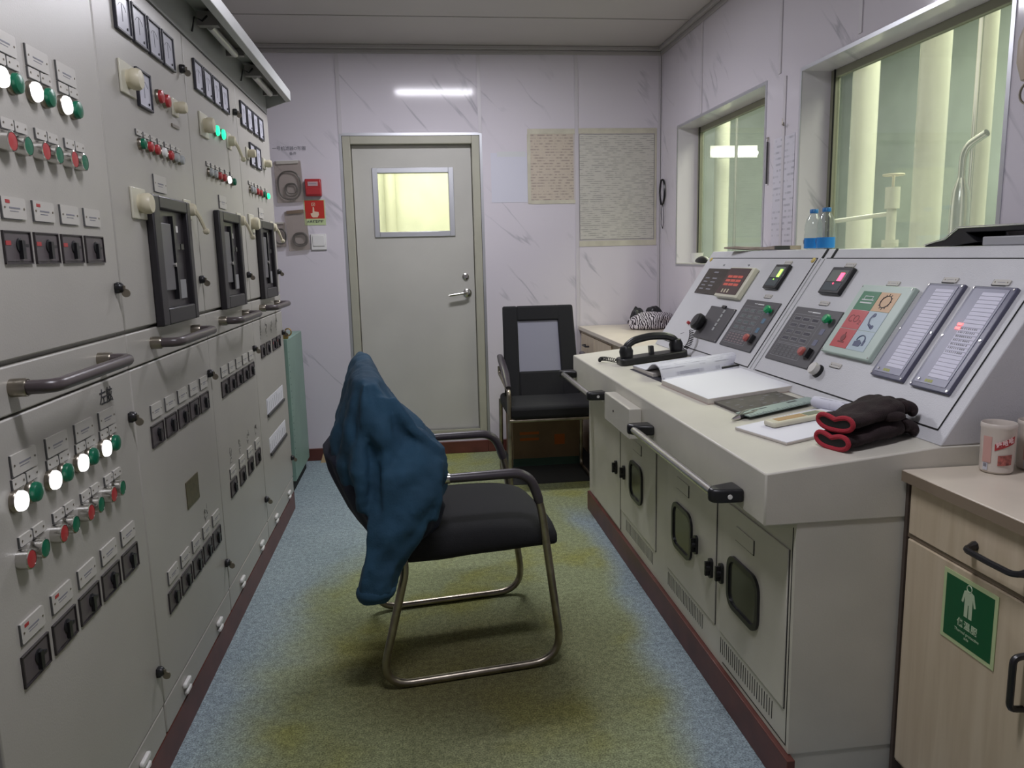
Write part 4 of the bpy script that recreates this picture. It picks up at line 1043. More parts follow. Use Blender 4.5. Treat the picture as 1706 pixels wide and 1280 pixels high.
# gloves
def glove(x, y, rz, zoff, label, seed, flip=1, squash=1.0):
    t = thing('work_glove', label, 'glove', D(x, y, rz, zoff), 'pair of dark knitted gloves on the console')
    rnd = random.Random(seed)
    def ring(xx, w_, h_, zc, yc=0, pinch=0):
        out = []
        for i in range(20):
            a = 2*pi*i/20; p = 1 - pinch*abs(sin(a))*(1 if sin(a) > 0 else .2)*(1-abs(cos(a)))
            out.append((xx, yc + w_*cos(a), zc + h_*sin(a)*p))
        return out
    rg = [ring(-.095, .048, .019, .022, 0, .6), ring(-.080, .048, .020, .022, 0, .4), ring(-.05, .052, .021, .024, 0, .1), ring(-.01, .058, .025, .027), ring(.03, .058, .027, .029), ring(.055, .052, .025, .028), ring(.070, .040, .018, .024)]
    body = part('glove_palm', MB().loft(rg), GLOVE, t, sub=2)
    dtex = bpy.data.textures.get('glove_clouds') or bpy.data.textures.new('glove_clouds', 'CLOUDS'); dtex.noise_scale = .035
    m_ = body.modifiers.new('d', 'DISPLACE'); m_.texture = dtex; m_.strength = .012; m_.mid_level = .5
    for k in range(4):
        yy = -.039+.026*k; L = (.030, .040, .038, .028)[k]; bend = rnd.uniform(.4, .9)
        pth = [(.060, yy, .028), (.060+L*.6, yy+rnd.uniform(-.004, .004), .030+.004*k*.5), (.064+L, yy*1.05, .018), (.060+L*.7, yy, .010)]
        part('glove_finger', MB().tube(fillet(pth, .02, 4), [.0150]*2+[.0145]*9+[.012], 10), GLOVE, t, sub=1)
    part('glove_finger', MB().tube([(-.01, .045*flip, .022), (.02, .060*flip, .020), (.045, .060*flip, .016)], [.013, .012, .009], 10), GLOVE, t, sub=1, label='thumb of the glove')
    cp = []
    for i in range(28):
        a = 2*pi*i/28; p = 1 - .75*abs(sin(a))*(1 if sin(a) > 0 else .15)*(1-abs(cos(a)))
        cp.append((-.098, .049*cos(a), .022+.021*sin(a)*p))
    part('glove_cuff', MB().tube(cp, .0055, 8, True), CUFF, t, label='bright red rolled cuff')
    part('glove_opening', MB().loft([ring(-.0985, .045, .017, .022, 0, .75), ring(-.0960, .045, .017, .022, 0, .75)]), DARK, t)
    return t
glove(.992, 1.585, 13, .0, 'dark knitted glove with red cuff, the lower one of the pair', 1)
glove(.996, 1.592, 17, .040, 'dark knitted glove with red cuff, the upper one of the pair', 2, -1)
# things on the console's top
def bottle(x, y, lb):
    t = thing('water_bottle', lb, 'bottle', (x, y, zt+.0005), 'water bottles on top of the console')
    part('bottle_body', MB().lathe([(.020, 0), (.029, .004), (.030, .012), (.030, .055), (.0285, .058), (.0285, .065), (.030, .068), (.029, .085), (.024, .105), (.014, .122), (.012, .126), (.012, .134)], 24, cap=False), PET, t)
    part('bottle_label', MB().lathe([(.0305, .004), (.0305, .040)], 24, cap=False), base('blue_bottle_label', (.02, .22, .60), .35) if 'blue_bottle_label' not in MATS else MATS['blue_bottle_label'], t)
    lg = part('label_emblem', MB().box(-.012, 0, 0, .010, .014, .0006), MATS.get('violet_logo') or base('violet_logo', (.06, .03, .25), .4), t, frame((-.0262, .017, .020), (-.5, -.866, 0), (0, 0, 1), (-.866, .5, 0)))
    text('label_text', 'LP', .012, TEXTW, lg, (-.001, .0075, .0008), bold=.0003)
    part('bottle_cap', MB().lathe([(.0145, .126), (.0145, .138), (.013, .140), (0, .140)], 20), CAP, t)
bottle(1.405, 2.640, 'water bottle with blue cap, left of the two and slightly behind')
bottle(1.400, 2.545, 'water bottle with blue cap, right of the two')
# cardboard / folded newspaper
t = thing('folded_newspaper', 'folded brown paper lying over the top edge of the console by the smaller window', 'paper', (1.42, 3.05, zt+.0005))
mb = MB(); rings = []
for y, hgt, x0, x1 in ((-.20, .016, -.055, .05), (-.10, .012, -.055, .05), (0, .012, -.06, .05), (.10, .010, -.085, .04), (.19, .008, -.10, .02)):
    rings.append([(x0, y, .001 + (.002 if y < .05 else .010)), (x1, y, .001), (x1, y, hgt), (x0, y, hgt+(.001 if y < .05 else .010))])
mb.loft(rings); part('folded_sheets', mb, base('newsprint_brown', (.34, .28, .23), .8, var=.3, vscale=20), t)
part('dark_edge', MB().box(-.058, -.21, .002, .0, -.20, .016), DGREY, t)
# black tray with laptop-like case
t = thing('black_tray', 'black shallow plastic tray lying on top of the console at the right', 'tray', (1.425, 1.72, zt+.0005))
mb = MB().prism([(.26, .0), (.255, .006), (.18, .018), (.13, .046), (-.20, .046), (-.20, .034), (.10, .034), (.06, .010), (.16, .0)], -.05, .06, 'x')
part('tray_shell', mb, BLACKP, t, bev=.002)
part('tray_rim', MB().tube([(-.052, .26, .004), (-.052, .18, .020), (-.052, .13, .048), (-.052, -.20, .048)], .0018, 6), STEEL, t)
part('grey_block', MB().box(-.052, -.20, .0, .05, .04, .022), base('grey_box', (.36, .36, .38), .4), t, bev=.003)
# sill things
t = thing('white_cup', 'small white cup on the sill of the smaller window', 'cup', (1.555, 4.20, 1.1365))
part('cup_body', MB().lathe([(.028, 0), (.034, .05), (.036, .056), (.033, .056), (.030, .006), (0, .006)], 22), WHITE, t)
tag(part('black_pouch', MB().lathe([(0, 0), (.045, .002), (.05, .015), (.03, .035), (0, .04)], 18), BLACKP, None, I4((1.53, 4.04, 1.1365)) @ Matrix.Diagonal((.8, 1.6, 1, 1)), sub=1), 'black pouch on the sill of the smaller window beside the cup', 'pouch')
tag(part('flat_notepad', MB().box(-.04, -.07, 0, .04, .07, .010), DGREY, None, (1.54, 3.84, 1.1365), bev=.002), 'flat dark notepad on the window sill right of the pouch', 'notepad')

# ================================================================ BACK CORNER DESK
t = thing('corner_desk', 'beige wooden desk in the back right corner behind the console', 'desk', (.985, 3.49, 0))
W_, L_ = XR-.985-.004, YB-3.49-.014
part('desk_top', MB().box(-.012, 0, .742, W_, L_, .765), WOODTOP, t, bev=.003)
part('desk_body', MB().box(.006, 0, 0, W_, L_-.004, .741), WOOD, t)
dr = part('drawer', MB().box(-.002, .78, .60, .005, 1.13, .725), WOOD, t, bev=.002)
part('drawer_handle', MB().tube(fillet([(0, -.045, 0), (-.022, -.045, 0), (-.022, .045, 0), (0, .045, 0)], .012, 4), .005, 8), BLACKP, dr, (-.002, .955, .665))
part('drawer', MB().box(-.002, .40, .60, .005, .77, .725), WOOD, t, bev=.002)
dr = part('desk_door', MB().box(-.002, .78, .10, .005, 1.13, .590), WOOD, t, bev=.002)
part('door_handle', MB().tube(fillet([(0, 0, -.04), (-.02, 0, -.04), (-.02, 0, .04), (0, 0, .04)], .012, 4), .005, 8), BLACKP, dr, (-.002, .83, .50))
# zebra cloth and black gloves
def lump(name, label, cat, loc, scale, mat, seed, rz=0, amp=.35, group=None):
    mb = MB(); n_ = 24; rings = []
    for i in range(1, 12):
        ph = pi*i/12 - pi/2; rr = []
        for k in range(n_):
            a = 2*pi*k/n_; p = Vector((cos(ph)*cos(a), cos(ph)*sin(a), sin(ph)))
            q = 1 + amp*noise.noise(p*1.6+Vector((seed*3.1, 0, 0)))+amp*.4*noise.noise(p*4+Vector((0, seed*1.7, 0)))
            rr.append((p.x*q*scale[0], p.y*q*scale[1], max(-scale[2]*.55, p.z*q*scale[2])+scale[2]*.55))
        rings.append(rr)
    mb.loft(rings); o = part(name, mb, mat, None, I4(loc) @ RZ(rz), sub=1, ang=180)
    return tag(o, label, cat, group)
lump('zebra_cloth', 'zebra-striped cloth bundled on the corner desk by the wall', 'cloth', (1.345, 4.33, .766), (.150, .09, .062), ZEBRA, 2)
lump('black_glove', 'black glove on the zebra-striped cloth, left one of the two', 'glove', (1.285, 4.44, .768), (.045, .045, .075), BLACKP, 5, 0, .3, 'black gloves on the corner desk')
lump('black_glove', 'black glove on the zebra-striped cloth, right one of the two', 'glove', (1.385, 4.45, .768), (.050, .045, .080), BLACKP, 9, 0, .3, 'black gloves on the corner desk')

# ================================================================ WOOD CABINET AT THE NEAR RIGHT
t = thing('wooden_cabinet', 'beige wooden cabinet with green safety sign at the near end of the console', 'cabinet', (1.02, .55, 0))
Lc = 1.462-.55
part('cabinet_body', MB().box(.004, 0, .06, XR-1.02-.002, Lc, .708), WOOD, t)
part('plinth', MB().box(.02, 0, 0, XR-1.02-.002, Lc, .06), WOODEDGE, t)
wt = part('counter_top', MB().box(-.018, -.02, .712, XR-1.02-.002, Lc+.006, .735), WOODTOP, t, bev=.002)
part('counter_edge', MB().box(-.0195, -.02, .711, -.018, Lc+.006, .733), WOODEDGE, wt)
part('corner_post', MB().box(-.004, Lc-.0, 0, .02, Lc+.010, .71), base('dark_brown_post', (.075, .055, .045), .5), t)
part('gap_strip', MB().box(.0, 0, .588, .0035, Lc, .596), WOODEDGE, t)
dr = part('drawer', MB().box(-.004, .46, .598, .004, Lc-.006, .706), WOOD, t, bev=.002)
part('drawer_handle', MB().tube(fillet([(0, .065, 0), (-.026, .060, -.002), (-.028, 0, -.002), (-.026, -.060, -.002), (0, -.065, 0)], .012, 4), [.010]+[.006]*15+[.010], 8), BLACKP, dr, (-.004, .645, .644))
dd = part('cabinet_door', MB().box(-.004, .46, .07, .004, Lc-.006, .586), WOOD, t, bev=.002)
part('door_handle', MB().tube(fillet([(0, 0, .05), (-.026, 0, .048), (-.026, 0, -.048), (0, 0, -.05)], .012, 4), .006, 8), BLACKP, dd, (-.004, .568, .45))
# sign
sg = part('safety_sign', MB().box(-.0725, -.0715, 0, .0725, .0715, .0015), GLOWB, t, frame((-.0045, 1.262-.55, .502), (0, -1, 0), (0, 0, 1), (-1, 0, 0)), label='green immersion suit sign with pale border')
sg_ = part('green_field', MB().box(-.0640, -.0630, .0015, .0640, .0630, .0020), SIGNG, sg)
suit = MB().prism([(-.006, .030), (-.013, .027), (-.019, .004), (-.0145, .002), (-.0105, .017), (-.0105, -.024), (-.0015, -.024), (-.0010, .002), (.0010, .002), (.0015, -.024), (.0105, -.024), (.0105, .017), (.0145, .002), (.019, .004), (.013, .027), (.006, .030)], .0020, .0024, M=I4((0, .020, 0)))
suit.tube([(.0065*cos(a*pi/8), .0065*sin(a*pi/8)+.055, .0022) for a in range(16)], .0012, 5, True)
part('suit_symbol', suit, base('luminous_green_white', (.48, .58, .40), .5), sg)
text('sign_text', '保温服', .0175, MATS['luminous_green_white'], sg, (0, -.022, .0022), bold=.0003, spacing=1.15)
text('sign_text', 'Thermal protective', .0085, MATS['luminous_green_white'], sg, (0, -.038, .0022))
text('sign_text', 'aids', .0085, MATS['luminous_green_white'], sg, (0, -.047, .0022))
# cups of congee
CUPW = base('cup_plastic', (.62, .56, .50), .3); CUPP = base('cup_pink_print', (.55, .32, .28), .4)
def can(x, y, rz, lb):
    t = thing('congee_cup', lb, 'cup', I4((x, y, .7355)) @ RZ(rz) @ Matrix.Diagonal((1.03, 1.03, 1.18, 1)), 'printed plastic cups on the wooden cabinet')
    part('cup_body', MB().lathe([(0, .002), (.026, .0), (.030, .004), (.030, .010), (.0315, .078), (.0325, .080), (.0325, .086), (.031, .088), (.029, .084), (.028, .010), (0, .010)], 32), CUPW, t)
    def wrap(a0, a1, z0, z1, dz_, name, mat, r0=.0312, n_=10):
        mb = MB(); rg = []
        for i in range(n_+1):
            a = radians(a0+(a1-a0)*i/n_); s = dz_*i/n_
            rg.append([((r0-.0006)*cos(a), (r0-.0006)*sin(a), z0+s), (r0*cos(a)+.0004*cos(a), (r0+.0004)*sin(a), z0+s), ((r0+.0008)*cos(a), (r0+.0008)*sin(a), z1+s), ((r0-.0002)*cos(a), (r0-.0002)*sin(a), z1+s)])
        mb.loft(rg); return part(name, mb, mat, t)
    wrap(214, 150, .012, .072, 0, 'pink_label_panel', CUPP) if False else None
    wrap(180, 212, .020, .066, 0, 'pink_label_panel', CUPP)
    wrap(222, 290, .042, .054, .014, 'red_banner', RED, .0314)
    wrap(234, 282, .016, .034, .002, 'food_picture', base('food_print_%d' % int(x*1000), (.42, .12, .10), .5, var=.7, vscale=150), .0312)
    wrap(184, 202, .006, .019, 0, 'barcode_patch', base('pale_patch_%d' % int(x*1000), (.55, .56, .62), .4), .0310)
    wrap(187, 199, .012, .018, 0, 'barcode', TEXTG, .0316)
    # banner lettering following the curve
    for i, ch in enumerate('娃哈哈'):
        a = radians(235+i*19); zz = .0500+.014*(i*19+13)/68
        ex_ = Vector((-sin(a), cos(a), .22)).normalized(); ez_ = Vector((cos(a), sin(a), 0)); ey_ = ez_.cross(ex_)
        text('banner_letter', ch, .0105, MATS.get('banner_white') or base('banner_white', (.85, .6, .6), .5), t, frame((.0326*cos(a), .0326*sin(a), zz), ex_, ey_, ez_), bold=.0003)
can(1.176, 1.418, 0, 'printed plastic cup with red banner, the one standing in front')
can(1.262, 1.420, 14, 'printed plastic cup with red banner, partly hidden behind the front cup')

# ================================================================ BACK CHAIR, BOX, MAT
t = thing('visitor_chair', 'black office chair with grey mesh back standing against the back wall', 'chair', (.655, 3.80, 0))
mb = MB(); 
def back_ring(z, y): return None
# backrest frame: leaning
def Bk(x, z): 
    s = (z-.44)/.48; return (x*(1-.10*(1-s)*0)+0, .30+.13*s, z)
zb0, zb1 = .44, .925
def bpanel(x0, z0, x1, z1, th, mb, n_=4):
    rg = []
    for i in range(n_+1):
        z = z0+(z1-z0)*i/n_; p = Bk(0, z)[1]
        k = 1+.06*(1-(z-zb0)/(zb1-zb0)) 
        rg.append([(x0*k, p-th/2, z), (x1*k, p-th/2, z), (x1*k, p+th/2, z), (x0*k, p+th/2, z)])
    mb.loft(rg)
mb = MB(); bpanel(-.195, zb0, -.115, zb1, .034, mb); bpanel(.105, zb0, .195, zb1, .034, mb); bpanel(-.118, .845, .118, zb1, .034, mb, 2); bpanel(-.118, zb0, .118, .575, .034, mb, 2)
part('backrest', mb, FABRIC, t, bev=.010, seg=3)
mb = MB(); bpanel(-.120, .565, .112, .850, .012, mb); part('mesh_panel', mb, GREYMESH, t, label='grey mesh panel')
part('seat', MB().prism(rrect(.47, .46, .04, 5, .01, .19), .385, .450), FABRIC, t, bev=.018, seg=3)
for sx_ in (-.222, .235):
    part('frame', MB().tube(fillet([(sx_, .40, .60), (sx_, .40, .56), (sx_, -.02, .53), (sx_, -.03, .011), (sx_, .42, .011), (sx_, .38, .42)], [0, .02, .03, .05, .05, 0], 6), .011, 12), CHROME, t)
    part('armrest', MB().tube([(sx_, .37, .660), (sx_, .30, .645), (sx_, .12, .600), (sx_, .0, .545)], [.016, .020, .020, .014], 10, flat=.7), base('armrest_plastic', (.05, .042, .05), .35) if 'armrest_plastic' not in MATS else MATS['armrest_plastic'], t)
part('cross_bar', MB().tube([(-.222, -.028, .378), (.235, -.028, .378)], .009, 10), CHROME, t)
t = thing('cardboard_box', 'brown printed cardboard box under the visitor chair by the wall', 'box', (.705, 4.43, .0045))
part('box_body', MB().box(-.20, -.17, 0, .20, .17, .27), CARD, t, bev=.003)
for q in ((-.16, .15, -.05, .165), (-.16, .185, -.05, .200), (.04, .12, .10, .18)): part('orange_print', MB().box(q[0], -.1712, q[1], q[2], -.1702, q[3]), ORANGE, t)
part('teal_base_print', MB().box(-.20, -.1712, .0, .20, -.1702, .045), base('dull_teal', (.05, .10, .08), .8), t)
tag(part('floor_mat', MB().prism(rrect(1.02, .72, .01, 2), 0, .004), RUBBER, None, (.955, 4.275, 0)), 'dark rubber mat on the floor under the visitor chair', 'mat')

# ================================================================ FRONT CHAIR WITH JACKET
CH = I4((-.053, 2.044, 0)) @ RZ(7.5)     # local x forward, y to the far side
ch = thing('sled_base_chair', 'black cushioned chair with steel sled frame in the middle of the aisle', 'chair', CH)
RT = .0115
near_p = [(.02, .600), (.105, .600), (.320, .592), (.372, .510), (.438, .060), (.385, RT), (-.040, RT), (-.095, .080), (-.010, .370), (-.030, .480)]
pts = fillet([(.030, 0, .600), (.345, 0, .596), (.380, 0, .500), (.440, 0, RT), (-.098, 0, RT), (-.012, 0, .350), (-.030, 0, .470)], [0, .09, .05, .10, .095, .03, 0], 9)
for k, v in ((0, 0.0), (1, .505)):
    fr_ = part('side_frame', MB().tube([(p[0], p[1], p[2]) for p in pts], RT, 14), CHROME, ch, (0.0 + (.018 if k else 0), v, 0))
    pad = [p for p in pts if p[0] > .12 and p[2] > .53 and p[2] > 0.5]
    padp = [(.118, 0, .599)] + [tuple(p) for p in pts if p[2] > .50 and p[0] > .125]
    part('armrest_pad', MB().tube(padp, [.015]+[.0165]*(len(padp)-2)+[.014], 12, flat=.85), MATS['armrest_plastic'], fr_)
    part('chrome_sleeve', MB().tube([(.090, 0, .599), (.120, 0, .599)], .0145, 12), STEEL, fr_)
part('cross_bar', MB().tube([(.02, .05, .392), (.02, .455, .392)], .010, 10).tube([(.35, .05, .392), (.35, .455, .392)], .010, 10), CHROME, ch)
# seat cushion: rounded, loose cover
rings = []
NX, NYy = 10, 9
def seat_pt(a, b):
    pass
sp_ = [(-.012, .365, .410), (-.004, .348, .440), (.03, .346, .450), (.10, .346, .454), (.18, .350, .456), (.28, .352, .454), (.37, .354, .446), (.425, .356, .428), (.452, .366, .404)]
for (u, zb, ztp) in sp_:
    rg = []; nv = 9
    for i in range(nv):
        s = i/(nv-1); v = .020+.465*s; cr = .018*(1-(2*s-1)**4)
        ed = .012 if i in (0, nv-1) else 0
        rg.append((u, v, ztp-.014+cr-ed))
    for i in reversed(range(nv)):
        s = i/(nv-1); v = .020+.465*s
        rg.append((u, v, zb + (.004*sin(u*40) if i in (0, nv-1) else 0)))
    rings.append(rg)
part('seat_cushion', MB().loft(rings), FABRIC, ch, sub=2, ang=180)
# backrest: upright pad leaning back
rings = []
for (u, z, hv, th) in ((-.012, .400, .20, .020), (-.030, .50, .225, .028), (-.050, .62, .232, .030), (-.066, .74, .228, .028), (-.078, .83, .215, .022), (-.082, .868, .19, .014)):
    rg = [(u+th*.6*cos(2*pi*i/20)*1, .252+hv*math.copysign(abs(sin(2*pi*i/20))**.6, sin(2*pi*i/20)), z) for i in range(20)]
    rings.append(rg)
part('backrest', MB().loft(rings), FABRIC, ch, sub=1, ang=180)

# jacket draped over the backrest
jk = thing('blue_jacket', 'dark blue work jacket draped over the backrest of the sled base chair', 'jacket', CH)
def sgnp(x, p): return math.copysign(abs(x)**p, x)
def jring(z, u0, u1, v0, v1, seed, amp, e=.75, n_=96):
    cu_, hu = (u0+u1)/2, (u1-u0)/2; cv, hv = (v0+v1)/2, (v1-v0)/2; out = []
    for i in range(n_):
        a = 2*pi*i/n_
        f = 1 + amp*(.8*sin(8*a+seed+3*sin(z*9))+.6*sin(13*a+2.1*seed-z*16)+1.3*noise.noise(Vector((cos(a)*2.2, sin(a)*2.2, z*9))))
        out.append((cu_+hu*f*sgnp(cos(a), e), cv+hv*f*sgnp(sin(a), e), z))
    return out
J = [(.912, -.088, -.068, .36, .47, .00), (.900, -.104, -.056, .20, .475, .01), (.872, -.122, -.040, .03, .478, .03), (.825, -.136, -.018, .0, .482, .05), (.760, -.158, .028, -.012, .486, .06), (.700, -.175, .085, -.02, .49, .06),
     (.640, -.190, .118, -.025, .49, .06), (.580, -.165, .135, -.025, .49, .06), (.530, -.140, .128, -.025, .485, .06), (.490, -.120, .095, -.02, .47, .05), (.470, -.110, .080, -.01, .46, .04)]
def densify(J_, k=5):
    out = []
    for a, b in zip(J_[:-1], J_[1:]):
        for i in range(k): out.append(tuple(a[m]+(b[m]-a[m])*i/k for m in range(len(a))))
    return out+[J_[-1]]
mb = MB().loft([jring(z, a, b, c, d_, 1.0, am) for z, a, b, c, d_, am in densify(J)])
def sring(u, v, ru, rv, z, n_=40, amp=.10):
    return [(u+ru*cos(2*pi*i/n_)*(1+amp*sin(5*2*pi*i/n_+z*22)+amp*noise.noise(Vector((cos(2*pi*i/n_)*2, sin(2*pi*i/n_)*2, z*14)))), v+rv*sin(2*pi*i/n_)*(1+amp*sin(4*2*pi*i/n_-z*34)), z) for i in range(n_)]
SLV = [(.025, .050, .040, .030, .735), (.028, .010, .078, .045, .690), (.018, -.016, .092, .052, .640), (.000, -.030, .090, .054, .570), (-.026, -.040, .078, .052, .500), (-.052, -.046, .064, .048, .440), (-.076, -.050, .056, .044, .390), (-.092, -.052, .053, .043, .350), (-.099, -.053, .051, .042, .318), (-.102, -.053, .044, .036, .300), (-.103, -.053, .028, .022, .292)]
mb.loft([sring(*q) for q in densify(SLV, 4)])
# crumpled collar and shoulder folds, blended in by the remesh
for pth, rr in (([(-.10, .05, .80), (-.115, .0, .70), (-.12, -.015, .60), (-.118, -.01, .53)], .018), ([(-.055, .02, .84), (-.045, -.008, .76), (-.050, -.026, .66), (-.062, -.03, .56)], .016),
                ([(-.03, .03, .83), (.02, .0, .745), (.075, -.012, .700), (.105, .0, .650)], .017), ([(.09, -.028, .66), (.075, -.055, .615), (.080, -.05, .55), (.06, -.05, .50)], .016)):
    mb.tube(fillet(pth, .04, 4), rr, 10)
o = part('jacket_body', mb, JACKET, jk, ang=180)
q = o.modifiers.new('remesh', 'REMESH'); q.mode = 'VOXEL'; q.voxel_size = .0065; q.use_smooth_shade = True
q = o.modifiers.new('smooth', 'SMOOTH'); q.iterations = 6; q.factor = .6
tx = bpy.data.textures.new('cloth_creases', 'CLOUDS'); tx.noise_scale = .07; tx.noise_depth = 2
q = o.modifiers.new('creases', 'DISPLACE'); q.texture = tx; q.strength = .016; q.mid_level = .5
L2 = [(.665, -.190, .02, .10, .49, .02), (.640, -.212, .03, .08, .50, .02), (.600, -.200, .05, .06, .50, .03), (.550, -.175, .10, .0, .49, .03), (.500, -.150, .128, -.022, .47, .04), (.450, -.122, .112, -.010, .44, .04), (.425, -.105, .085, .0, .42, .03)]
part('jacket_lining', MB().loft([jring(z, a, b, c, d_, 2.4, am) for z, a, b, c, d_, am in densify(L2, 3)]), LINING, jk, ang=180)
part('sleeve_cuff', MB().loft([sring(*q, amp=.03) for q in ((-.095, -.053, .0555, .0465, .345), (-.099, -.053, .0545, .0455, .318), (-.102, -.053, .049, .042, .300))]), JACKET, jk, sub=1, ang=180)

# ================================================================ THINGS ON THE BACK WALL
Bk_ = lambda x, z, o=0: F_back(x, z, YB-o-.0008)
# fire alarm box
t = thing('fire_alarm_box', 'small red fire alarm call point on the wall left of the door', 'alarm', Bk_(-.566, 1.611))
part('alarm_housing', MB().box(-.045, -.048, 0, .045, .048, .035), RED, t, bev=.005)
part('alarm_glass', MB().box(-.028, .008, .035, .028, .032, .037), base('pink_grey_plate', (.48, .33, .35), .4), t)
part('alarm_text', MB().box(-.02, .018, .037, .02, .022, .0373), TEXTG, t)
part('lower_ridge', MB().box(-.04, -.040, .035, .04, -.008, .039), RED, t, bev=.002)
t = thing('fire_alarm_sign', 'red square sign of a hand pressing a button below the alarm box', 'sign', Bk_(-.569, 1.473))
part('sign_plate', MB().box(-.060, -.072, 0, .060, .072, .0015), GLOWB, t)
part('red_field', MB().box(-.0545, -.035, .0015, .0545, .068, .0020), SIGNR, t)
hand = MB().prism([(-.020, -.020), (-.024, -.006), (-.012, -.002), (-.010, .030), (-.003, .030), (-.002, .006), (.022, .002), (.024, -.012), (.014, -.028), (-.012, -.028)], .0020, .0026)
hand.box(-.016, .036, .002, .004, .039, .0026).box(-.016, .052, .002, .004, .055, .0026).box(-.016, .036, .002, -.013, .055, .0026).box(.001, .036, .002, .004, .055, .0026).box(-.009, .042, .002, -.003, .048, .0026)
part('hand_symbol', hand, base('sign_cream', (.72, .55, .40), .5), t)
text('sign_text', '火灾报警按钮', .0145, TEXT, t, (0, -.052, .0018), bold=.0006, spacing=1.15)
t = thing('light_switch', 'white double light switch below the red sign', 'switch', Bk_(-.556, 1.305))
part('switch_plate', MB().box(-.044, -.046, 0, .044, .046, .010), WHITE, t, bev=.003)
part('rocker', MB().box(-.034, -.024, .010, .034, .036, .014), WHITE, t, bev=.002)
# bags with coiled gaskets
def bag(x, z, wd, ht, rings_, lb, nm, tilt=0, kraft=False):
    t = thing('plastic_bag', lb, 'bag', Bk_(x, z) @ RZ(tilt), 'plastic bags of rings hanging on the wall')
    part('bag_film', MB().prism(rrect(wd, ht, .006, 2), .001, .026), BAG, t, bev=.004)
    part('bag_top', MB().box(-wd*.4, ht*.44, .004, wd*.4, ht*.52, .012), CARD if kraft else WHITE, t)
    for (cx_, cy_, rx, ry, rw) in rings_:
        part('coiled_ring', MB().tube([(cx_+rx*sgnp(cos(a*pi/16), .8), cy_+ry*sgnp(sin(a*pi/16), .8), .016) for a in range(32)], rw, 8, True), BLACKP, t)
bag(-.700, 1.645, .150, .230, [(0, -.02, .062, .078, .0045), (.008, -.045, .034, .036, .004), (.010, -.040, .028, .026, .003)], 'clear plastic bag with large black ring, upper bag left of the alarm box', 'a', 2)
bag(-.672, 1.370, .120, .225, [(.01, -.05, .038, .036, .006), (.01, -.048, .033, .030, .004)], 'brown-topped plastic bag with small coiled ring below the larger bag', 'b', 4, True)
bag(-.780, 1.350, .080, .14, [(.01, -.01, .030, .042, .005)], 'small plastic bag with black ring half hidden behind the last cabinet', 'c')
t = thing('wall_handwriting', 'small handwritten notes on the wall above the ring bags', 'writing', Bk_(-.69, 1.80))
text('handwritten_line', '一号机滤器O形圈', .024, TEXTG, t, (0, .030, .0004)); text('handwritten_line', '备件', .020, TEXTG, t, (.02, .002, .0004)); text('handwritten_line', '密封', .018, TEXTG, t, (.0, -.262, .0004))
# documents
t = thing('paper_sheet', 'plain pale paper sheet taped to the wall right of the door', 'paper', Bk_(.568, 1.655))
part('sheet', MB().box(-.108, -.142, 0, .108, .142, .0008), base('pale_sheet', (.62, .62, .70), .5), t)
part('tape_strip', MB().box(-.07, .120, .0008, .10, .150, .0012), base('pale_tape', (.62, .63, .64), .3), t)
t = thing('tan_document', 'tan printed notice in the middle of the three wall papers', 'notice', Bk_(.825, 1.715))
part('sheet', MB().box(-.130, -.195, 0, .130, .190, .0008), PRINTTAN, t)
part('clear_film', MB().box(-.142, -.212, .001, .140, .212, .0016), SLEEVE_, t)
TAPE = base('yellowed_tape', (.60, .57, .46), .4, var=.15, vscale=12)
part('yellow_tape', MB().box(-.145, .188, .0017, .140, .218, .0020).box(-.148, -.212, .0017, -.128, .188, .0020).box(-.128, -.214, .0017, .140, -.192, .0020), TAPE, t)
t = thing('large_document', 'large printed table in a clear sleeve near the wall corner', 'notice', Bk_(1.220, 1.590))
part('sheet', MB().box(-.228, -.305, 0, .228, .310, .0008), PRINTBIG, t)
mb = MB()
for z in (-.305, .308): mb.box(-.230, z, .0009, .230, z+.002, .0012)
for x in (-.230, .228): mb.box(x, -.305, .0009, x+.002, .310, .0012)
part('border_line', mb, TEXTG, t)
part('clear_film', MB().box(-.232, -.312, .001, .232, .314, .0018), SLEEVE_, t)
part('yellow_tape', MB().box(-.245, .3145, .0012, .245, .345, .0018).box(-.245, -.345, .0012, .245, -.3125, .0018).box(.2325, -.3125, .0012, .245, .3145, .0018), TAPE, t)
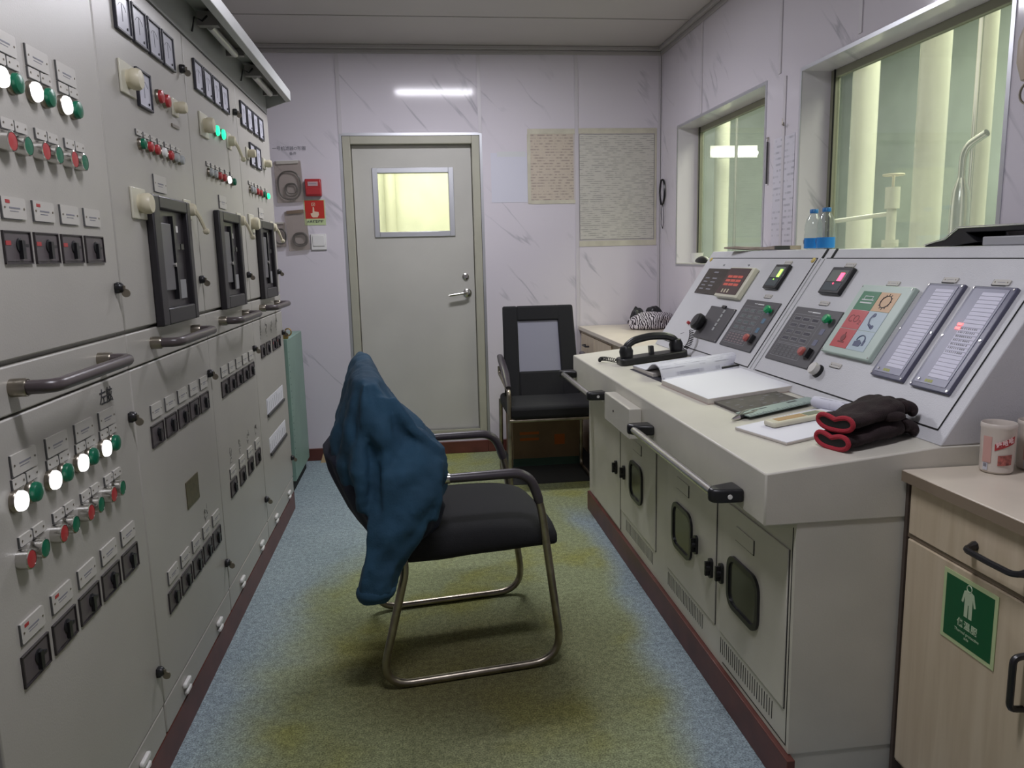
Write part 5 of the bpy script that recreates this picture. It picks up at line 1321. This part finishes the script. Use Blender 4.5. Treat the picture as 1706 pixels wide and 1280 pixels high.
# ================================================================ THINGS ON THE RIGHT WALL
mb = MB()
for k in range(4): mb.tube([(.012*k*.15, .048*cos(a*pi/12)*(1-.03*k), .075*sin(a*pi/12)) for a in range(24)], .0028, 6, True, I4((-.008-.004*k, 0, 0)))
mb.tube([(-.010, .0, -.07), (-.010, .022, -.12), (-.010, .015, -.19), (-.010, -.01, -.215), (-.010, -.028, -.18), (-.010, -.022, -.10), (-.010, -.01, -.07)], .0020, 6)
tag(part('cable_coil', mb, BLACKP, None, (XR-.001, 4.600, 1.555)), 'black coil of thin cable hanging in the back right wall corner', 'cable')
t = thing('handwritten_note', 'tall handwritten note sheet between the two windows', 'paper', frame((XR-.0008, 3.070, 1.42), (0, -1, 0), (0, 0, 1), (-1, 0, 0)))
part('sheet', MB().box(-.085, -.21, 0, .095, .23, .0008), PRINTHAND, t)
t = thing('key_strap', 'thin black strap hanging from a hook beside the smaller window', 'strap', frame((XR-.0008, 3.205, 1.66), (0, -1, 0), (0, 0, 1), (-1, 0, 0)))
part('strap', MB().box(-.006, -.185, .004, .004, -.012, .008), BLACKP, t)
part('hook', MB().tube([(-.015, .004, .003), (0, .004, .003), (0, -.010, .006)], .0025, 6), SOCKET, t)
tag(part('wall_hook', MB().tube([(0, .02, .002), (0, -.004, .004), (.03, -.012, .012), (.032, .0, .014)], .0025, 6), SOCKET, None, frame((XR-.0008, 3.08, 1.70), (0, -1, 0), (0, 0, 1), (-1, 0, 0))), 'small bare wire hook on the wall between the windows', 'hook')
t = thing('hand_lamp', 'beige oval hand lamp with wire guard hanging right of the larger window', 'lamp', frame((XR-.0008, 1.745, 1.60), (0, -1, 0), (0, 0, 1), (-1, 0, 0)))
part('lamp_body', MB().lathe([(0, -.06), (.025, -.05), (.036, -.01), (.036, .04), (.025, .075), (0, .085)], 20, I4((.01, .03, .040)) @ RX(-90)), base('beige_plastic', (.50, .42, .34), .4), t)
part('wire_loop', MB().tube([(-.01+.030*cos(a*pi/10), -.045+.026*sin(a*pi/10), .03) for a in range(20)], .003, 6, True), SOCKET, t)
part('black_strap', MB().box(.0, -.16, .02, .02, -.06, .035, RZ(8)), BLACKP, t)
part('wall_bracket', MB().box(-.02, -.01, 0, .04, .06, .012), SOCKET, t)
